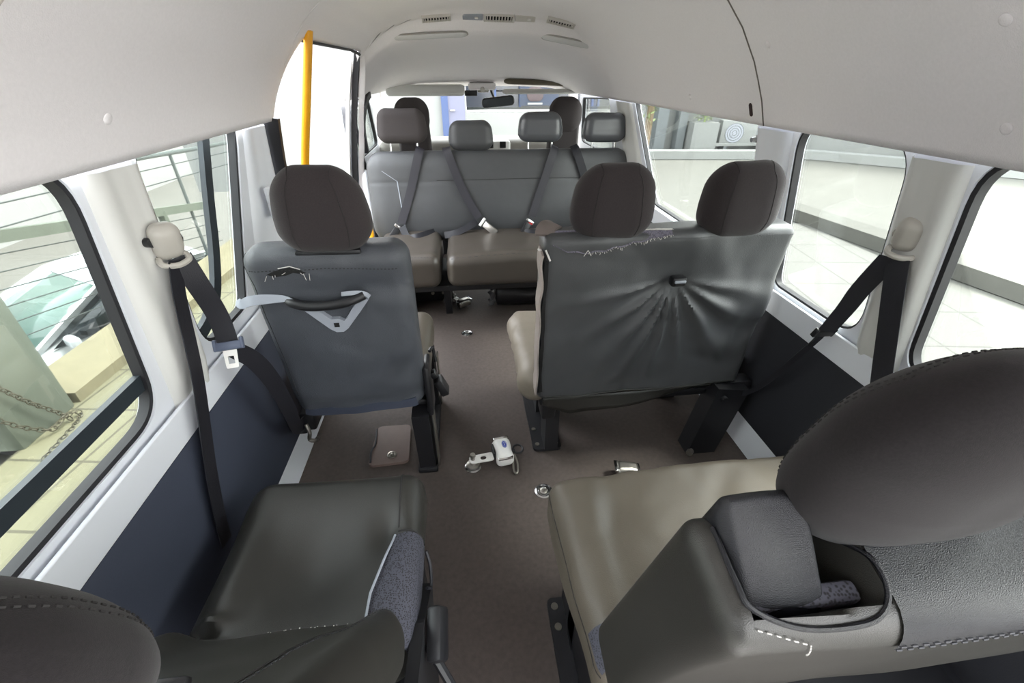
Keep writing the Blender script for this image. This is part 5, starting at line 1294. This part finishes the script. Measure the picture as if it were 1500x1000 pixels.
for s in (-1, 1):
    bm = new(); sweep(bm, [Fc @ V(p) for p in ((s * .60, -1.28, 1.36), (s * .62, -.4, 1.42), (s * .60, -0.0, 1.385), (s * .70, .45, 1.17), (s * .79, .88, .95))], V((1 * s, 0, .6)), 0.13, 0.03); build('pillar', bm, M['carw'], o)
    quadstrip('side_window', 'carside', [[(s * .625, -1.25, 1.32), (s * .64, -.4, 1.37), (s * .64, -0.08, 1.34), (s * .74, .45, 1.08)], [(s * .80, -1.6, .95), (s * .81, -.4, .96), (s * .81, 0.2, .96), (s * .80, .70, .96)]], o)
    bm = new(); Cushion((0.20, 0.10, 0.13), 0.04, Fc @ Matrix.Translation((s * .93, .55, 1.02)), None, n=(2, 1, 2)).add(bm); build('wing_mirror', bm, M['carw'], o)
    for y in (-1.4, 1.25):
        bm = new(); P0 = Fc @ V((s * .70, y, .30)); P1 = Fc @ V((s * .86, y, .30)); cyl(bm, P0, P1, 0.30, 24); build('wheel', bm, M['plast'], o)
bm = new(); tube(bm, [Fc @ V((-.55, .90, .995)), Fc @ V((0.0, .86, 1.02)), Fc @ V((.5, .72, 1.075))], 0.008, 5); build('wiper', bm, M['plast'], o)
# white wall behind the ramp
bm = new(); box(bm, (-11.0, 6.0, 0.2), (0.2, 30.0, 5.8)); struct('wall_outside_left', bm, M['plaster'], smooth=False)

# raised tailgate and roof end behind the camera
bm = new(); vs = [bm.verts.new(V(p)) for p in ((CX - .78, YB, 1.62), (CX + .78, YB, 1.62), (CX + .78, -1.55, 1.95), (CX - .78, -1.55, 1.95))]; bm.faces.new(vs)
g = bmesh.ops.extrude_face_region(bm, geom=bm.faces[:]); bmesh.ops.translate(bm, verts=[e for e in g['geom'] if isinstance(e, bmesh.types.BMVert)], vec=(0, 0.02, 0.06))
struct('door_2', bm, M['wall'], smooth=False)
bm = new(); box(bm, (0, -3.2, G - 0.004), (12, 5.2, 0.02)); struct('ground_rear_bounce', bm, M['rearbounce'], smooth=False)  # unseen ground, added bright to bounce light up onto the headliner
bm = new(); box(bm, (-5.0, -3.6, 1.1), (12, 0.3, 3.44)); struct('added_rear_blocker', bm, M['rearblock'], smooth=False)  # unseen wall, added to hold back low sky light from the rear

# ------------------------------------------------------------------ light
W = bpy.data.worlds.new('sky'); SC.world = W; W.use_nodes = True
nt = W.node_tree; bg = nt.nodes['Background']
tc = nt.nodes.new('ShaderNodeTexCoord'); sp = nt.nodes.new('ShaderNodeSeparateXYZ'); nt.links.new(tc.outputs['Generated'], sp.inputs[0])
cr = nt.nodes.new('ShaderNodeValToRGB'); cr.color_ramp.elements[0].position = 0.0; cr.color_ramp.elements[1].position = 0.6
cr.color_ramp.elements[0].color = (1.0, 0.985, 0.96, 1); cr.color_ramp.elements[1].color = (0.90, 0.95, 1.0, 1)
nt.links.new(sp.outputs['Z'], cr.inputs[0]); nt.links.new(cr.outputs[0], bg.inputs['Color'])
bg.inputs['Strength'].default_value = 1.0
su = bpy.data.lights.new('sun', 'SUN'); su.energy = 2.0; su.angle = R(25); su.color = (1, 0.97, 0.92)
so = bpy.data.objects.new('sun', su); COL.objects.link(so); so.rotation_euler = (R(30), 0, R(100))

vs_ = SC.view_settings
SC.display_settings.display_device = 'sRGB'
vs_.view_transform = 'Standard'; vs_.look = 'None'; vs_.gamma = 1.0; vs_.use_curve_mapping = False
vs_.exposure = 3.25
SC.cycles.max_bounces = 10; SC.cycles.diffuse_bounces = 6; SC.cycles.transparent_max_bounces = 12
SC.cycles.use_denoising = True
